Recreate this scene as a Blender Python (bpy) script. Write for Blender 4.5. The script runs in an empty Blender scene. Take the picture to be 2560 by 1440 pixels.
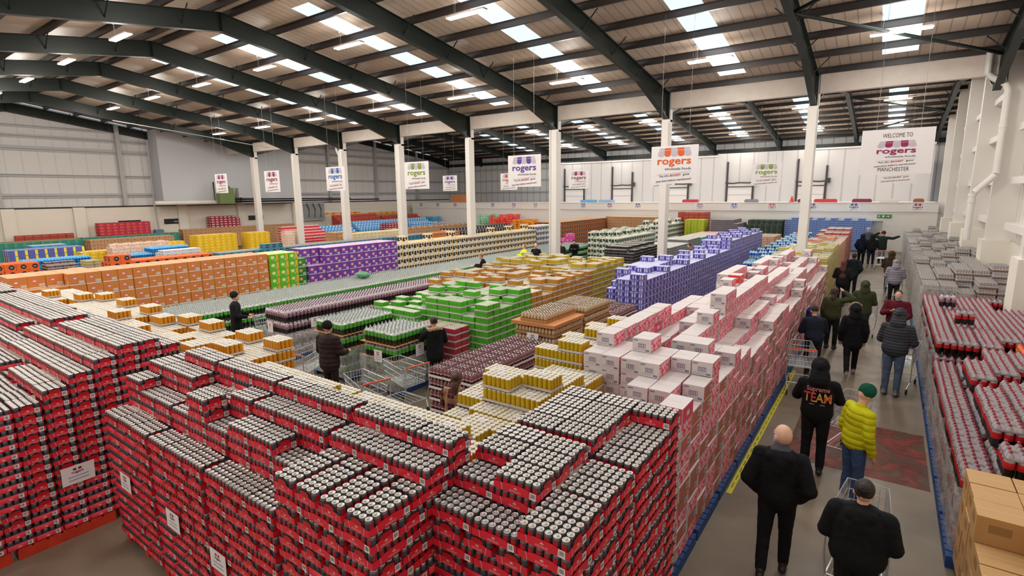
import bpy, math, random
import numpy as np
from mathutils import Vector, Matrix
R = math.radians
random.seed(7); rng = np.random.default_rng(7)
SC = bpy.context.scene
COL = SC.collection

# ------------------------------------------------------------------ camera, world, exposure
HC = 4.3
cd = bpy.data.cameras.new('camera'); cam = bpy.data.objects.new('camera', cd); COL.objects.link(cam)
cd.sensor_width = 36.0; cd.lens = 1317.4 / 2560 * 36.0; cd.clip_start = .05; cd.clip_end = 300
def cam_axes(yaw=.61829, pitch=.17595, roll=-.01139):
    cy, sy, cp, sp = math.cos(yaw), math.sin(yaw), math.cos(pitch), math.sin(pitch)
    f = Vector((-sy*cp, cy*cp, -sp)); r = Vector((cy, sy, 0)); u = r.cross(f)
    cr, sr = math.cos(roll), math.sin(roll)
    return cr*r + sr*u, -sr*r + cr*u, -f
ar, au, ab = cam_axes()
cam.matrix_world = Matrix(((ar.x, au.x, ab.x, 0), (ar.y, au.y, ab.y, 0), (ar.z, au.z, ab.z, HC), (0, 0, 0, 1)))
SC.camera = cam
w = bpy.data.worlds.new('overcast_sky'); SC.world = w; w.use_nodes = True
w.node_tree.nodes['Background'].inputs[0].default_value = (.78, .9, 1, 1)
w.node_tree.nodes['Background'].inputs[1].default_value = 1.7
SC.view_settings.view_transform = 'Standard'; SC.view_settings.look = 'None'
SC.view_settings.exposure = 0.4; SC.view_settings.gamma = 1; SC.view_settings.use_curve_mapping = False
cy_ = SC.cycles
cy_.use_adaptive_sampling = True; cy_.adaptive_threshold = .025; cy_.max_bounces = 5; cy_.diffuse_bounces = 4; cy_.glossy_bounces = 2; cy_.transmission_bounces = 3; cy_.transparent_max_bounces = 6
cy_.caustics_reflective = False; cy_.caustics_refractive = False; cy_.sample_clamp_indirect = 4.0

# hall frame: X along the valley beam, Y away from the camera
YC, BAY, XR, XL = 24.0, 5.74, 3.35, -48.7
COLX = [-2.74 - BAY*k for k in range(8)]
BAYX = [-.2] + [-5.61 - BAY*k for k in range(8)]
LAMPS = [(x, 20.0, 8.85) for x in BAYX[:8]] + [(x, 13.65, 9.85) for x in BAYX[:8]] + [(x, 8.3, 9.95) for x in BAYX[:8]] + [(x, 2.2, 9.0) for x in BAYX[:8]] + [(x, -1.6, 8.3) for x in BAYX[:6]]  # row behind the viewer is added, unseen, to brighten faces turned this way
LAMPS += [(x, 43.8, 10.1) for x in BAYX[:6]] + [(x, 50.2, 9.25) for x in BAYX[:6]] + [(x, 34.5, 10.1) for x in BAYX[:8]] + [(x, 28.2, 9.3) for x in BAYX[:8]]
LAMP_W, SKY_W = 66, 85
def area(loc, sx, sy, power, color, name):
    l = bpy.data.lights.new(name, 'AREA'); l.shape = 'RECTANGLE'; l.size = sx; l.size_y = sy; l.energy = power; l.color = color
    o = bpy.data.objects.new(name, l); o.location = loc; COL.objects.link(o); return o
for (x, y, z) in LAMPS:
    area((x, y, z-.07), 1.45, .2, LAMP_W*.55*(.3 if y < 9 and y > 0 and x > -8 else 1), (1, .93, .82), 'lamp_light')
    if y < 3 and x > -8: continue
    l = bpy.data.lights.new('lamp_glow', 'POINT'); l.energy = LAMP_W*(2.2 if x < -30 else 1.5); l.color = (1, .93, .84); l.shadow_soft_size = .3
    o = bpy.data.objects.new('lamp_glow', l); o.location = (x, y, z-.34); COL.objects.link(o)
for x in BAYX[:7]:   # daylight under the roof lights
    for (y, z) in ((17.6, 9.35), (4, 9.4), (46.5, 9.8), (31.5, 9.8)):
        area((x, y, z), .95, 11.0, SKY_W, (.86, .95, 1), 'daylight')

# ------------------------------------------------------------------ materials
def lin(c):
    return tuple((v/255/12.92 if v/255 <= .04045 else ((v/255+.055)/1.055)**2.4) for v in c) + (1,)
_M = {}
def mat(name, rgb, rough=.6, metal=0, spec=.5, noise=None, bump=None, emit=None, coat=0):
    """rgb 0-255. noise=(scale, amount, second rgb); bump=(scale, strength)"""
    if name in _M: return _M[name]
    m = bpy.data.materials.new(name); m.use_nodes = True; nt = m.node_tree; b = nt.nodes['Principled BSDF']
    b.inputs['Base Color'].default_value = lin(rgb); b.inputs['Roughness'].default_value = rough
    b.inputs['Metallic'].default_value = metal; b.inputs['Specular IOR Level'].default_value = spec
    if coat: b.inputs['Coat Weight'].default_value = coat; b.inputs['Coat Roughness'].default_value = .15
    if noise:
        tc = nt.nodes.new('ShaderNodeTexCoord'); n = nt.nodes.new('ShaderNodeTexNoise'); n.inputs['Scale'].default_value = noise[0]; n.inputs['Detail'].default_value = 4
        nt.links.new(tc.outputs['Object'], n.inputs['Vector'])
        r = nt.nodes.new('ShaderNodeValToRGB'); r.color_ramp.elements[0].position = .5-noise[1]; r.color_ramp.elements[1].position = .5+noise[1]
        r.color_ramp.elements[0].color = lin(rgb); r.color_ramp.elements[1].color = lin(noise[2])
        nt.links.new(n.outputs[0], r.inputs[0]); nt.links.new(r.outputs[0], b.inputs['Base Color'])
    if bump:
        tc = nt.nodes.new('ShaderNodeTexCoord'); n = nt.nodes.new('ShaderNodeTexNoise'); n.inputs['Scale'].default_value = bump[0]; n.inputs['Detail'].default_value = 5
        nt.links.new(tc.outputs['Object'], n.inputs['Vector'])
        bp = nt.nodes.new('ShaderNodeBump'); bp.inputs['Strength'].default_value = bump[1]; bp.inputs['Distance'].default_value = .05
        nt.links.new(n.outputs[0], bp.inputs['Height']); nt.links.new(bp.outputs[0], b.inputs['Normal'])
    if emit:
        b.inputs['Emission Color'].default_value = lin(emit[0]); b.inputs['Emission Strength'].default_value = emit[1]
    _M[name] = m; return m
def ribbed(name, rgb, axis, pitch, depth=.35, rough=.5, joint=None):
    """sheet cladding: narrow ribs every `pitch` metres along object axis, as bump"""
    m = mat(name, rgb, rough); nt = m.node_tree; b = nt.nodes['Principled BSDF']
    tc = nt.nodes.new('ShaderNodeTexCoord'); s = nt.nodes.new('ShaderNodeSeparateXYZ'); nt.links.new(tc.outputs['Object'], s.inputs[0])
    d = nt.nodes.new('ShaderNodeMath'); d.operation = 'DIVIDE'; d.inputs[1].default_value = pitch; nt.links.new(s.outputs[axis], d.inputs[0])
    f = nt.nodes.new('ShaderNodeMath'); f.operation = 'FRACT'; nt.links.new(d.outputs[0], f.inputs[0])
    c = nt.nodes.new('ShaderNodeMath'); c.operation = 'LESS_THAN'; c.inputs[1].default_value = .12; nt.links.new(f.outputs[0], c.inputs[0])
    bp = nt.nodes.new('ShaderNodeBump'); bp.inputs['Strength'].default_value = depth; bp.inputs['Distance'].default_value = .03
    nt.links.new(c.outputs[0], bp.inputs['Height']); nt.links.new(bp.outputs[0], b.inputs['Normal'])
    mx = nt.nodes.new('ShaderNodeMix'); mx.data_type = 'RGBA'; mx.inputs[6].default_value = lin(rgb); mx.inputs[7].default_value = lin(joint or tuple(v*.86 for v in rgb))
    nt.links.new(c.outputs[0], mx.inputs[0]); nt.links.new(mx.outputs[2], b.inputs['Base Color'])
    return m
def thin_film(name, rgb, amount, rough=.2):
    """clear plastic film: mostly transparent, partly a soft glossy sheet"""
    m = bpy.data.materials.new(name); m.use_nodes = True; nt = m.node_tree; b = nt.nodes['Principled BSDF']
    b.inputs['Base Color'].default_value = lin(rgb); b.inputs['Roughness'].default_value = rough
    t = nt.nodes.new('ShaderNodeBsdfTransparent'); mx = nt.nodes.new('ShaderNodeMixShader')
    tc = nt.nodes.new('ShaderNodeTexCoord'); n = nt.nodes.new('ShaderNodeTexNoise'); n.inputs['Scale'].default_value = 7; n.inputs['Detail'].default_value = 5; n.inputs['Distortion'].default_value = 1.5
    nt.links.new(tc.outputs['Object'], n.inputs['Vector'])
    r = nt.nodes.new('ShaderNodeMapRange'); r.inputs[1].default_value = .3; r.inputs[2].default_value = .7; r.inputs[3].default_value = amount*.5; r.inputs[4].default_value = min(1, amount*1.6)
    nt.links.new(n.outputs[0], r.inputs[0]); nt.links.new(r.outputs[0], mx.inputs[0])
    bp = nt.nodes.new('ShaderNodeBump'); bp.inputs['Strength'].default_value = .5; bp.inputs['Distance'].default_value = .03
    nt.links.new(n.outputs[0], bp.inputs['Height']); nt.links.new(bp.outputs[0], b.inputs['Normal'])
    nt.links.new(t.outputs[0], mx.inputs[1]); nt.links.new(b.outputs[0], mx.inputs[2])
    nt.links.new(mx.outputs[0], nt.nodes['Material Output'].inputs[0]); return m
M = dict(
 white=mat('white_paint', (232, 226, 220), .6), panel=ribbed('white_wall_panel', (200, 197, 198), 0, 1.15, .25, .5, (178, 174, 176)),
 block=mat('painted_blockwork', (235, 228, 216), .7, bump=(30, .15)), column=mat('white_column_paint', (230, 224, 218), .5),
 beam=mat('cream_beam_paint', (226, 214, 204), .6, noise=(3, .25, (216, 202, 190))),
 green=mat('dark_green_steel', (10, 24, 20), .45), purlin=mat('dark_purlin_steel', (42, 35, 35), .4, spec=.6),
 roof=ribbed('beige_roof_sheet', (186, 168, 152), 0, .33, .5, .55, (154, 136, 122)),
 clad=ribbed('grey_wall_sheet', (216, 214, 214), 1, .9, .3, .5, (206, 204, 204)), clad2=ribbed('grey_far_sheet', (210, 208, 208), 0, .9, .3, .5, (168, 166, 168)),
 rail=mat('grey_steel_rail', (176, 176, 178), .45), grey=mat('pale_grey_render', (196, 198, 204), .7),
 dark=mat('black_plastic', (22, 22, 24), .5), steel=mat('bright_steel', (150, 152, 152), .3, .9), pipe=mat('white_pipe', (226, 222, 216), .4),
 black=mat('black_print', (25, 24, 26), .5), silver=mat('aluminium_lid', (214, 206, 198), .34, .55), rubber=mat('rubber', (40, 40, 40), .7),
 card=mat('brown_cardboard', (190, 136, 84), .75), tape=mat('clear_tape', (214, 200, 176), .35), paper=mat('white_paper', (238, 232, 232), .7),
)

# ------------------------------------------------------------------ mesh building
class MB:
    def __init__(s): s.v = []; s.f = []; s.m = []; s.mats = []
    def mi(s, m):
        if m not in s.mats: s.mats.append(m)
        return s.mats.index(m)
    def add(s, vs, fs, m):
        k = len(s.v); i = s.mi(m); s.v += [tuple(q) for q in vs]
        for f in fs: s.f.append(tuple(k+q for q in f)); s.m.append(i)
        return s
    def box(s, x0, x1, y0, y1, z0, z1, m, top=None, skip=''):
        vs = [(x0,y0,z0),(x1,y0,z0),(x1,y1,z0),(x0,y1,z0),(x0,y0,z1),(x1,y0,z1),(x1,y1,z1),(x0,y1,z1)]
        fs = dict(b=(3,2,1,0), t=(4,5,6,7), f=(0,1,5,4), r=(1,2,6,5), k=(2,3,7,6), l=(3,0,4,7))
        for q in skip: fs.pop(q)
        t = fs.pop('t', None)
        s.add(vs, fs.values(), m)
        if t: s.f.append(tuple(len(s.v)-8+q for q in t)); s.m.append(s.mi(top or m))
        return s
    def rbox(s, x0, x1, y0, y1, z0, z1, m, r=.01, top=None):
        """box with chamfered vertical edges and top edge"""
        def ring(e, z): return [(x0+r+e, y0+e, z), (x1-r-e, y0+e, z), (x1-e, y0+r+e, z), (x1-e, y1-r-e, z), (x1-r-e, y1-e, z), (x0+r+e, y1-e, z), (x0+e, y1-r-e, z), (x0+e, y0+r+e, z)]
        vs = ring(0, z0) + ring(0, z1-r) + ring(r*.8, z1)
        fs = [(a, (a+1) % 8, (a+1) % 8+8, a+8) for a in range(8)]
        s.add(vs, fs, m); k = len(s.v)-24; i = s.mi(top or m)
        for a in range(8): s.f.append((k+8+a, k+8+(a+1) % 8, k+16+(a+1) % 8, k+16+a)); s.m.append(i)
        s.f.append(tuple(range(k+16, k+24))); s.m.append(i)
        return s
    def lathe(s, cx, cy, prof, n, m, ph=0):
        """prof [(r,z,mat)], mat of the band that ENDS at that ring"""
        rings = []; k0 = len(s.v)
        for (r, z, *_) in prof:
            if r <= 1e-6: rings.append([len(s.v)]); s.v.append((cx, cy, z))
            else:
                rings.append(list(range(len(s.v), len(s.v)+n)))
                s.v += [(cx+r*math.cos(2*math.pi*a/n+ph), cy+r*math.sin(2*math.pi*a/n+ph), z) for a in range(n)]
        for q in range(1, len(prof)):
            A, B = rings[q-1], rings[q]; i = s.mi(prof[q][2] if len(prof[q]) > 2 else m)
            for a in range(n):
                b = (a+1) % n
                if len(A) == 1: s.f.append((A[0], B[b], B[a])) if False else s.f.append((A[0], B[a], B[b]))
                elif len(B) == 1: s.f.append((A[a], A[b], B[0]))
                else: s.f.append((A[a], A[b], B[b], B[a]))
                s.m.append(i)
        return s
    def bar(s, p, q, w, h, m, up=(0, 0, 1)):
        p, q = Vector(p), Vector(q); d = (q-p).normalized(); u = Vector(up); x = d.cross(u)
        if x.length < 1e-5: x = d.cross(Vector((1, 0, 0)))
        x.normalize(); u = x.cross(d)
        vs = [e + x*a*w/2 + u*b*h/2 for e in (p, q) for a, b in ((-1,-1),(1,-1),(1,1),(-1,1))]
        return s.add(vs, [(0,1,2,3),(7,6,5,4),(0,4,5,1),(1,5,6,2),(2,6,7,3),(3,7,4,0)], m)
    def tube(s, pts, r, m, n=6, closed=False):
        pts = [Vector(p) for p in pts]; rings = []; k0 = len(s.v); up = Vector((0, 0, 1))
        for i, p in enumerate(pts):
            a = pts[max(0, i-1)] if not closed else pts[i-1]; b = pts[min(len(pts)-1, i+1)] if not closed else pts[(i+1) % len(pts)]
            d = (b-a).normalized(); x = d.cross(up)
            if x.length < .05: x = d.cross(Vector((1, 0, 0)))
            x.normalize(); u = x.cross(d); rr = r[i] if isinstance(r, (list, tuple)) else r
            s.v += [tuple(p + x*rr*math.cos(2*math.pi*k/n) + u*rr*math.sin(2*math.pi*k/n)) for k in range(n)]
        i_ = s.mi(m); L = len(pts)
        for i in range(L if closed else L-1):
            j = (i+1) % L
            for k in range(n):
                l = (k+1) % n; s.f.append((k0+i*n+k, k0+i*n+l, k0+j*n+l, k0+j*n+k)); s.m.append(i_)
        if not closed:
            s.f.append(tuple(k0+k for k in reversed(range(n)))); s.f.append(tuple(k0+(L-1)*n+k for k in range(n))); s.m += [i_, i_]
        return s
    def poly(s, pts, o, ex, ey, m, off=0):
        """flat polygon: 2-D pts placed at o + x*ex + y*ey"""
        o, ex, ey = Vector(o), Vector(ex), Vector(ey); nrm = ex.cross(ey).normalized()*off
        return s.add([o+ex*x+ey*y+nrm for x, y in pts], [tuple(range(len(pts)))], m)
    def text(s, txt, h, o, ex, ey, m, bold=0, align='CENTER', off=.001, width=None):
        vs, fs, wd, ht = glyphs(txt, bold); k = h
        kx = k if width is None else width/max(wd, 1e-6)
        sh = {'CENTER': -wd/2, 'LEFT': 0, 'RIGHT': -wd}[align]
        o, ex, ey = Vector(o), Vector(ex), Vector(ey); nrm = ex.cross(ey).normalized()*off
        return s.add([o+ex*((x+sh)*kx)+ey*(y*k)+nrm for x, y in vs], fs, m)
    def join(s, o, mtx=None):
        k = len(s.v); mp = [s.mi(m) for m in o.mats]
        s.v += [tuple(mtx @ Vector(q)) for q in o.v] if mtx else list(o.v)
        s.f += [tuple(k+q for q in f) for f in o.f]; s.m += [mp[i] for i in o.m]; return s
    def mesh(s, name, smooth=False):
        me = bpy.data.meshes.new(name); me.from_pydata(s.v, [], s.f)
        for m in s.mats: me.materials.append(m)
        me.polygons.foreach_set('material_index', s.m)
        if smooth: me.polygons.foreach_set('use_smooth', [True]*len(s.f))
        me.update(); return me
    def build(s, name, parent=None, loc=None, smooth=False, rz=None):
        o = bpy.data.objects.new(name, s.mesh(name, smooth)); COL.objects.link(o); o.parent = parent
        if loc: o.location = loc
        if rz is not None: o.rotation_euler.z = rz
        return o
_G = {}
def glyphs(txt, bold=0):
    key = (txt, bold)
    if key not in _G:
        c = bpy.data.curves.new('lettering', 'FONT'); c.body = txt; c.size = 1; c.offset = bold; c.resolution_u = 2; c.fill_mode = 'FRONT'
        o = bpy.data.objects.new('lettering', c); COL.objects.link(o)
        dg = bpy.context.evaluated_depsgraph_get(); me = o.evaluated_get(dg).to_mesh()
        vs = [(v.co.x, v.co.y) for v in me.vertices]; fs = [tuple(p.vertices) for p in me.polygons]
        o.evaluated_get(dg).to_mesh_clear(); bpy.data.objects.remove(o); bpy.data.curves.remove(c)
        x0 = min(v[0] for v in vs); x1 = max(v[0] for v in vs)
        _G[key] = ([(x-x0, y) for x, y in vs], fs, x1-x0, 1)
    return _G[key]
def tag(o, label=None, cat=None, group=None, kind=None):
    if label: o['label'] = label
    if cat: o['category'] = cat
    if group: o['group'] = group
    if kind: o['kind'] = kind
    return o
def empty(name, loc, rz=0):
    o = bpy.data.objects.new(name, None); COL.objects.link(o); o.location = loc; o.rotation_euler.z = rz; o.empty_display_size = .1; return o
def copy_tree(o, parent=None):
    c = o.copy(); COL.objects.link(c)
    if parent: c.parent = parent
    for ch in list(o.children): copy_tree(ch, c)
    return c
def struct(o): o['kind'] = 'structure'; return o
ONES = 'first second third fourth fifth sixth seventh eighth ninth tenth eleventh twelfth thirteenth fourteenth fifteenth sixteenth seventeenth eighteenth nineteenth'.split()
TENS = ['', '', 'twenty', 'thirty', 'forty', 'fifty', 'sixty', 'seventy', 'eighty', 'ninety']
def nth(i):
    i += 1
    if i < 20: return ONES[i-1]
    t, u = divmod(i, 10)
    if i >= 100: return 'hundred-' + nth(i-101) if i > 100 else 'hundredth'
    return TENS[t][:-1]+'ieth' if u == 0 else TENS[t]+'-'+ONES[u-1]
# ------------------------------------------------------------------ the hall
def floor_mat():
    m = mat('concrete_floor', (150, 138, 124), .42, bump=(14, .05)); nt = m.node_tree; b = nt.nodes['Principled BSDF']
    tc = nt.nodes.new('ShaderNodeTexCoord')
    def noise(sc, det, dist=0):
        n = nt.nodes.new('ShaderNodeTexNoise'); n.inputs['Scale'].default_value = sc; n.inputs['Detail'].default_value = det; n.inputs['Distortion'].default_value = dist
        nt.links.new(tc.outputs['Object'], n.inputs['Vector']); return n
    n = noise(.9, 8, .6); r = nt.nodes.new('ShaderNodeValToRGB'); r.color_ramp.elements[0].position = .3; r.color_ramp.elements[1].position = .72
    r.color_ramp.elements[0].color = lin((104, 90, 76)); r.color_ramp.elements[1].color = lin((140, 124, 104)); nt.links.new(n.outputs[0], r.inputs[0])
    nt.links.new(r.outputs[0], b.inputs['Base Color'])
    r2 = nt.nodes.new('ShaderNodeMapRange'); r2.inputs[3].default_value = .3; r2.inputs[4].default_value = .6; nt.links.new(noise(3, 4).outputs[0], r2.inputs[0]); nt.links.new(r2.outputs[0], b.inputs['Roughness'])
    return m
struct(MB().box(XL, XR, -4, 54.2, -.2, 0, floor_mat()).build('floor'))
# worn red paint on the aisle floor
m = thin_film('worn_red_floor_paint', (160, 66, 52), .42, .5)
for n_ in m.node_tree.nodes:
    if n_.type == 'MAP_RANGE':
        for q, v_ in ((1, .42), (2, .6), (3, .08), (4, .62)): n_.inputs[q].default_value = v_
    if n_.type == 'TEX_NOISE': n_.inputs['Scale'].default_value = 2.6; n_.inputs['Detail'].default_value = 9
o = MB().box(-1.05, .86, 9.15, 11.3, .0, .003, m).build('red_floor_patch'); tag(o, 'worn red painted patch on the aisle floor beside the person in yellow', 'floor paint')
m = mat('yellow_floor_tape', (214, 200, 30), .5); b_ = MB().box(-1.56, -1.485, 7.5, 13.95, 0, .003, m)
for k in range(24):
    for q in range(9):
        y_ = 7.68+k*.26+q*.019; b_.add([(-1.532, y_, .0045), (-1.532, y_+.012, .0045), (-1.512-.004*(q % 3), y_+.012, .0045), (-1.512-.004*(q % 3), y_, .0045)], [(3, 2, 1, 0)], M['black'])
tag(b_.build('distance_tape'), 'yellow printed tape stuck on the floor along the pallets of pink boxes', 'floor tape')

ROOF1 = lambda y: 8.6 + .156*(YC-y) if y > 10.4 else 10.72 - .156*(10.4-y)      # top of the rafters, first span
ROOF2 = lambda y: 8.75 + .125*(y-YC) if y < 39 else 10.62 - .125*(y-39)
def sheet(f, y0, y1, up, name, n=1):
    b = MB(); xs = [XL]
    for x in sorted(BAYX[:7]): xs += [x-.5, x+.5]
    xs.append(XR+.3)
    for a in range(0, len(xs), 2):
        b.add([(xs[a], y0, f(y0)+up), (xs[a+1], y0, f(y0)+up), (xs[a+1], y1, f(y1)+up), (xs[a], y1, f(y1)+up)], [(3, 2, 1, 0)], M['roof'])
    # strips of roof light stop short of the eaves and the ridge
    lo, hi = (y0, y1)
    for x in BAYX[:7]:
        for a, c in ((lo, lo+.9), (hi-1.3, hi)) if f(hi) > f(lo) else ((lo, lo+1.3), (hi-.9, hi)):
            b.add([(x-.5, a, f(a)+up), (x+.5, a, f(a)+up), (x+.5, c, f(c)+up), (x-.5, c, f(c)+up)], [(3, 2, 1, 0)], M['roof'])
    return struct(b.build(name))
sky_m = bpy.data.materials.new('translucent_roof_light'); sky_m.use_nodes = True; nt = sky_m.node_tree
for n_ in list(nt.nodes): nt.nodes.remove(n_)
out = nt.nodes.new('ShaderNodeOutputMaterial'); tr = nt.nodes.new('ShaderNodeBsdfTranslucent'); tr.inputs[0].default_value = (.62, .7, .72, 1)
df = nt.nodes.new('ShaderNodeBsdfDiffuse'); df.inputs[0].default_value = (.6, .66, .68, 1); mx = nt.nodes.new('ShaderNodeMixShader'); mx.inputs[0].default_value = .25
nt.links.new(tr.outputs[0], mx.inputs[1]); nt.links.new(df.outputs[0], mx.inputs[2]); nt.links.new(mx.outputs[0], out.inputs[0])
tc = nt.nodes.new('ShaderNodeTexCoord'); wv = nt.nodes.new('ShaderNodeTexWave'); wv.inputs['Scale'].default_value = 5; wv.inputs['Distortion'].default_value = .6; nt.links.new(tc.outputs['Object'], wv.inputs[0])
rp = nt.nodes.new('ShaderNodeValToRGB'); rp.color_ramp.elements[0].color = (.52, .62, .64, 1); rp.color_ramp.elements[1].color = (.8, .86, .86, 1); nt.links.new(wv.outputs[0], rp.inputs[0]); nt.links.new(rp.outputs[0], tr.inputs[0])
SPANS = [(ROOF1, -3.2, 10.4, 'ceiling'), (ROOF1, 10.4, 24.2, 'ceiling'), (ROOF2, 24.2, 39, 'ceiling'), (ROOF2, 39, 54.2, 'ceiling')]
wi = 0
for f, y0, y1, nm in SPANS:
    sheet(f, y0, y1, .22, nm)
    for x in BAYX[:7]:
        rising = f(y1) > f(y0); a, c = (y0+.9, y1-1.3) if rising else (y0+1.3, y1-.9); wi += 1
        struct(MB().add([(x-.52, a, f(a)+.23), (x+.52, a, f(a)+.23), (x+.52, c, f(c)+.23), (x-.52, c, f(c)+.23)], [(3, 2, 1, 0)], sky_m).build('window_%d' % wi))
# purlins
def purlins():
    ys = []
    for f, y0, y1, nm in SPANS:
        n = int(round((y1-y0-.7)/1.62)); 
        for k in range(n+1):
            y = y0+.35+(y1-y0-.7)*k/n; z = f(y); sgn = 1 if f(y+.1) > f(y-.1) else -1
            b = MB(); up = (0, -.156*sgn, 1)
            b.bar((XL+.1, y, z+.11), (XR-.2, y, z+.11), .012, .2, M['purlin'])
            b.bar((XL+.1, y+.035, z+.012), (XR-.2, y+.035, z+.012), .075, .014, M['purlin'])
            b.bar((XL+.1, y-.035, z+.205), (XR-.2, y-.035, z+.205), .075, .014, M['purlin'])
            struct(b.build('beam'))
purlins()
# rafters: I-section, tapered, haunched at the valley columns
def rafter(x, kind='beam'):
    g = M['green']
    for (f, ya, yb, d0, d1, ha) in ((ROOF1, -3, 10.4, .5, .62, -1), (ROOF1, 10.4, 24, .62, .5, 24), (ROOF2, 24, 39, .5, .55, 24), (ROOF2, 39, 54, .55, .5, 54)):
        b = MB(); n = 8
        for k in range(n):
            y0, y1 = ya+(yb-ya)*k/n, ya+(yb-ya)*(k+1)/n
            def dep(y):
                t = (y-ya)/(yb-ya); d = d0+(d1-d0)*t
                if ha == 24: h = abs(24-y); d += max(0, 1-h/3.4)*.62
                if ha == 54: h = abs(54-y); d += max(0, 1-h/3)*.45
                return d
            z0, z1 = f(y0), f(y1); e0, e1 = z0-dep(y0), z1-dep(y1)
            for w, (a0, b0), (a1, b1) in ((.012, (e0, z0), (e1, z1)),):
                b.add([(x-w, y0, a0), (x+w, y0, a0), (x+w, y0, b0), (x-w, y0, b0), (x-w, y1, a1), (x+w, y1, a1), (x+w, y1, b1), (x-w, y1, b1)], [(0,4,7,3), (1,2,6,5), (0,1,5,4), (3,7,6,2)], g)
            for (p0, p1) in ((z0, z1), (e0, e1)):
                b.add([(x-.11, y0, p0-.01), (x+.11, y0, p0-.01), (x+.11, y0, p0+.01), (x-.11, y0, p0+.01), (x-.11, y1, p1-.01), (x+.11, y1, p1-.01), (x+.11, y1, p1+.01), (x-.11, y1, p1+.01)], [(0,4,7,3), (1,2,6,5), (0,1,5,4), (3,7,6,2)], g)
        for ys in ((ya+.02,) if ya in (10.4, 24, 39) else ()) + ((yb-.02,) if yb in (24, 54) else ()):
            b.box(x-.11, x+.11, ys-.012, ys+.012, f(ys)-dep(ys), f(ys), g)
        # knee braces to the purlins
        for q in (3, 5, 7, 9, 11):
            y = ya + q*1.1
            if y < yb-1:
                for s_ in (-1, 1): b.bar((x, y, f(y)-.45), (x+.55*s_, y, f(y)+.08), .03, .03, g)
        struct(b.build(kind))
for x in COLX + [XR-.85, XL+.15]: rafter(x)
# valley beam with columns
for k, x in enumerate(COLX[:-1] + [XL+.3]):
    x1 = ([XR-.95] + COLX)[k]; x0 = COLX[k] if k < 8 else XL
for k in range(9):
    xa = (COLX + [XL+.2])[k]; xb = ([XR-.7] + COLX)[k]
    b = MB().box(xa+.17, xb-.17, 23.93, 24.2, 7.95, 8.66, M['beam']); struct(b.build('beam'))
for k, x in enumerate(COLX):
    b = MB().box(x-.17, x+.17, 23.85, 24.22, 0, 7.5, M['column']).box(x-.17, x+.17, 24.0, 24.22, 7.4, 8.66, M['column'])
    b.box(x-.15, x+.15, 23.8, 23.86, .3, 7.4, M['column'])
    struct(b.build('column'))
    if k in (2, 4, 5, 7):
        p = MB().tube([(x-.27, 23.9, 7.5 if k != 5 else 8.2), (x-.27, 23.9, .2)] if k != 5 else [(x-.55, 23.9, 8.0), (x-.5, 23.9, 7.5), (x-.27, 23.9, 7.1), (x-.27, 23.9, .2)], .065, M['pipe'], 10, False)
        p.tube([(x-.27, 23.9, 5.2), (x-.27, 23.9, 5.3)], .078, M['pipe'], 10)
        tag(p.build('drain_pipe'), ['white drain pipe on the %s column of the valley row counted from the aisle' % nth(k)][0], 'pipe')
# bracing at the gable bays
for nm, pts in (('brace', [((-2.7, 17.6, ROOF1(17.6)-.35), (2.4, 13.8, ROOF1(13.8)-.35)), ((-2.7, 17.7, ROOF1(17.7)-.35), (2.4, 22.9, ROOF1(22.9)-.35)),
        ((-2.7, 33, ROOF2(33)-.3), (2.4, 27, ROOF2(27)-.3)), ((-2.7, 41, ROOF2(41)-.3), (2.4, 46, ROOF2(46)-.3)), ((-2.7, 51.5, ROOF2(51.5)-.3), (2.4, 46.2, ROOF2(46)-.3)), ((-2.7, 51.7, ROOF2(51.7)-.3), (2.4, 53.5, ROOF2(53.5)-.3))]),):
    for a, c in pts: struct(MB().tube([a, c], .055, M['green'], 8).build('beam'))
struct(MB().tube([(-42, 14.2, 9.35), (-39.5, 18, 8.6), (-38, 22.5, 7.9)], .03, M['rail'], 8).build('trim_1'))
# left wall (gable end of the hall)
struct(MB().box(XL-.3, XL, -4, 54.4, 0, 3.72, M['block']).build('wall_left'))
struct(MB().box(XL-.3, XL-.05, -4, 54.4, 3.72, 11.3, M['clad']).build('wall_left_upper'))
struct(MB().box(XL-.05, XL+.03, -4, 54.2, 3.66, 3.76, M['dark']).build('trim_2'))
n_t = 3
for z, h in ((4.55, .16), (6.0, .05), (7.75, .2), (8.6, .12), (9.3, .04)):
    struct(MB().box(XL-.05, XL+.12, -4, 54, z, z+h, M['rail']).box(XL-.05, XL+.05, -4, 54, z-.14, z-.02, M['rail']).build('trim_%d' % n_t)); n_t += 1
for y in (2, 9.3, 16.5, 35.2, 41.5, 48):
    f = ROOF1 if y < 24 else ROOF2
    struct(MB().box(XL, XL+.3, y-.14, y+.14, 3.76, f(y), M['rail']).build('column'))
struct(MB().box(XL-.02, XL+1.7, 18.6, 30.2, 3.75, 9.6, M['grey']).build('wall_left_block'))
# buttresses on the white lower wall
for y in (9.6, 13.5, 20.5, 25.5, 31, 37): struct(MB().box(XL, XL+.28, y-.35, y+.35, 0, 3.7, M['block']).build('pillar'))
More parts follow.
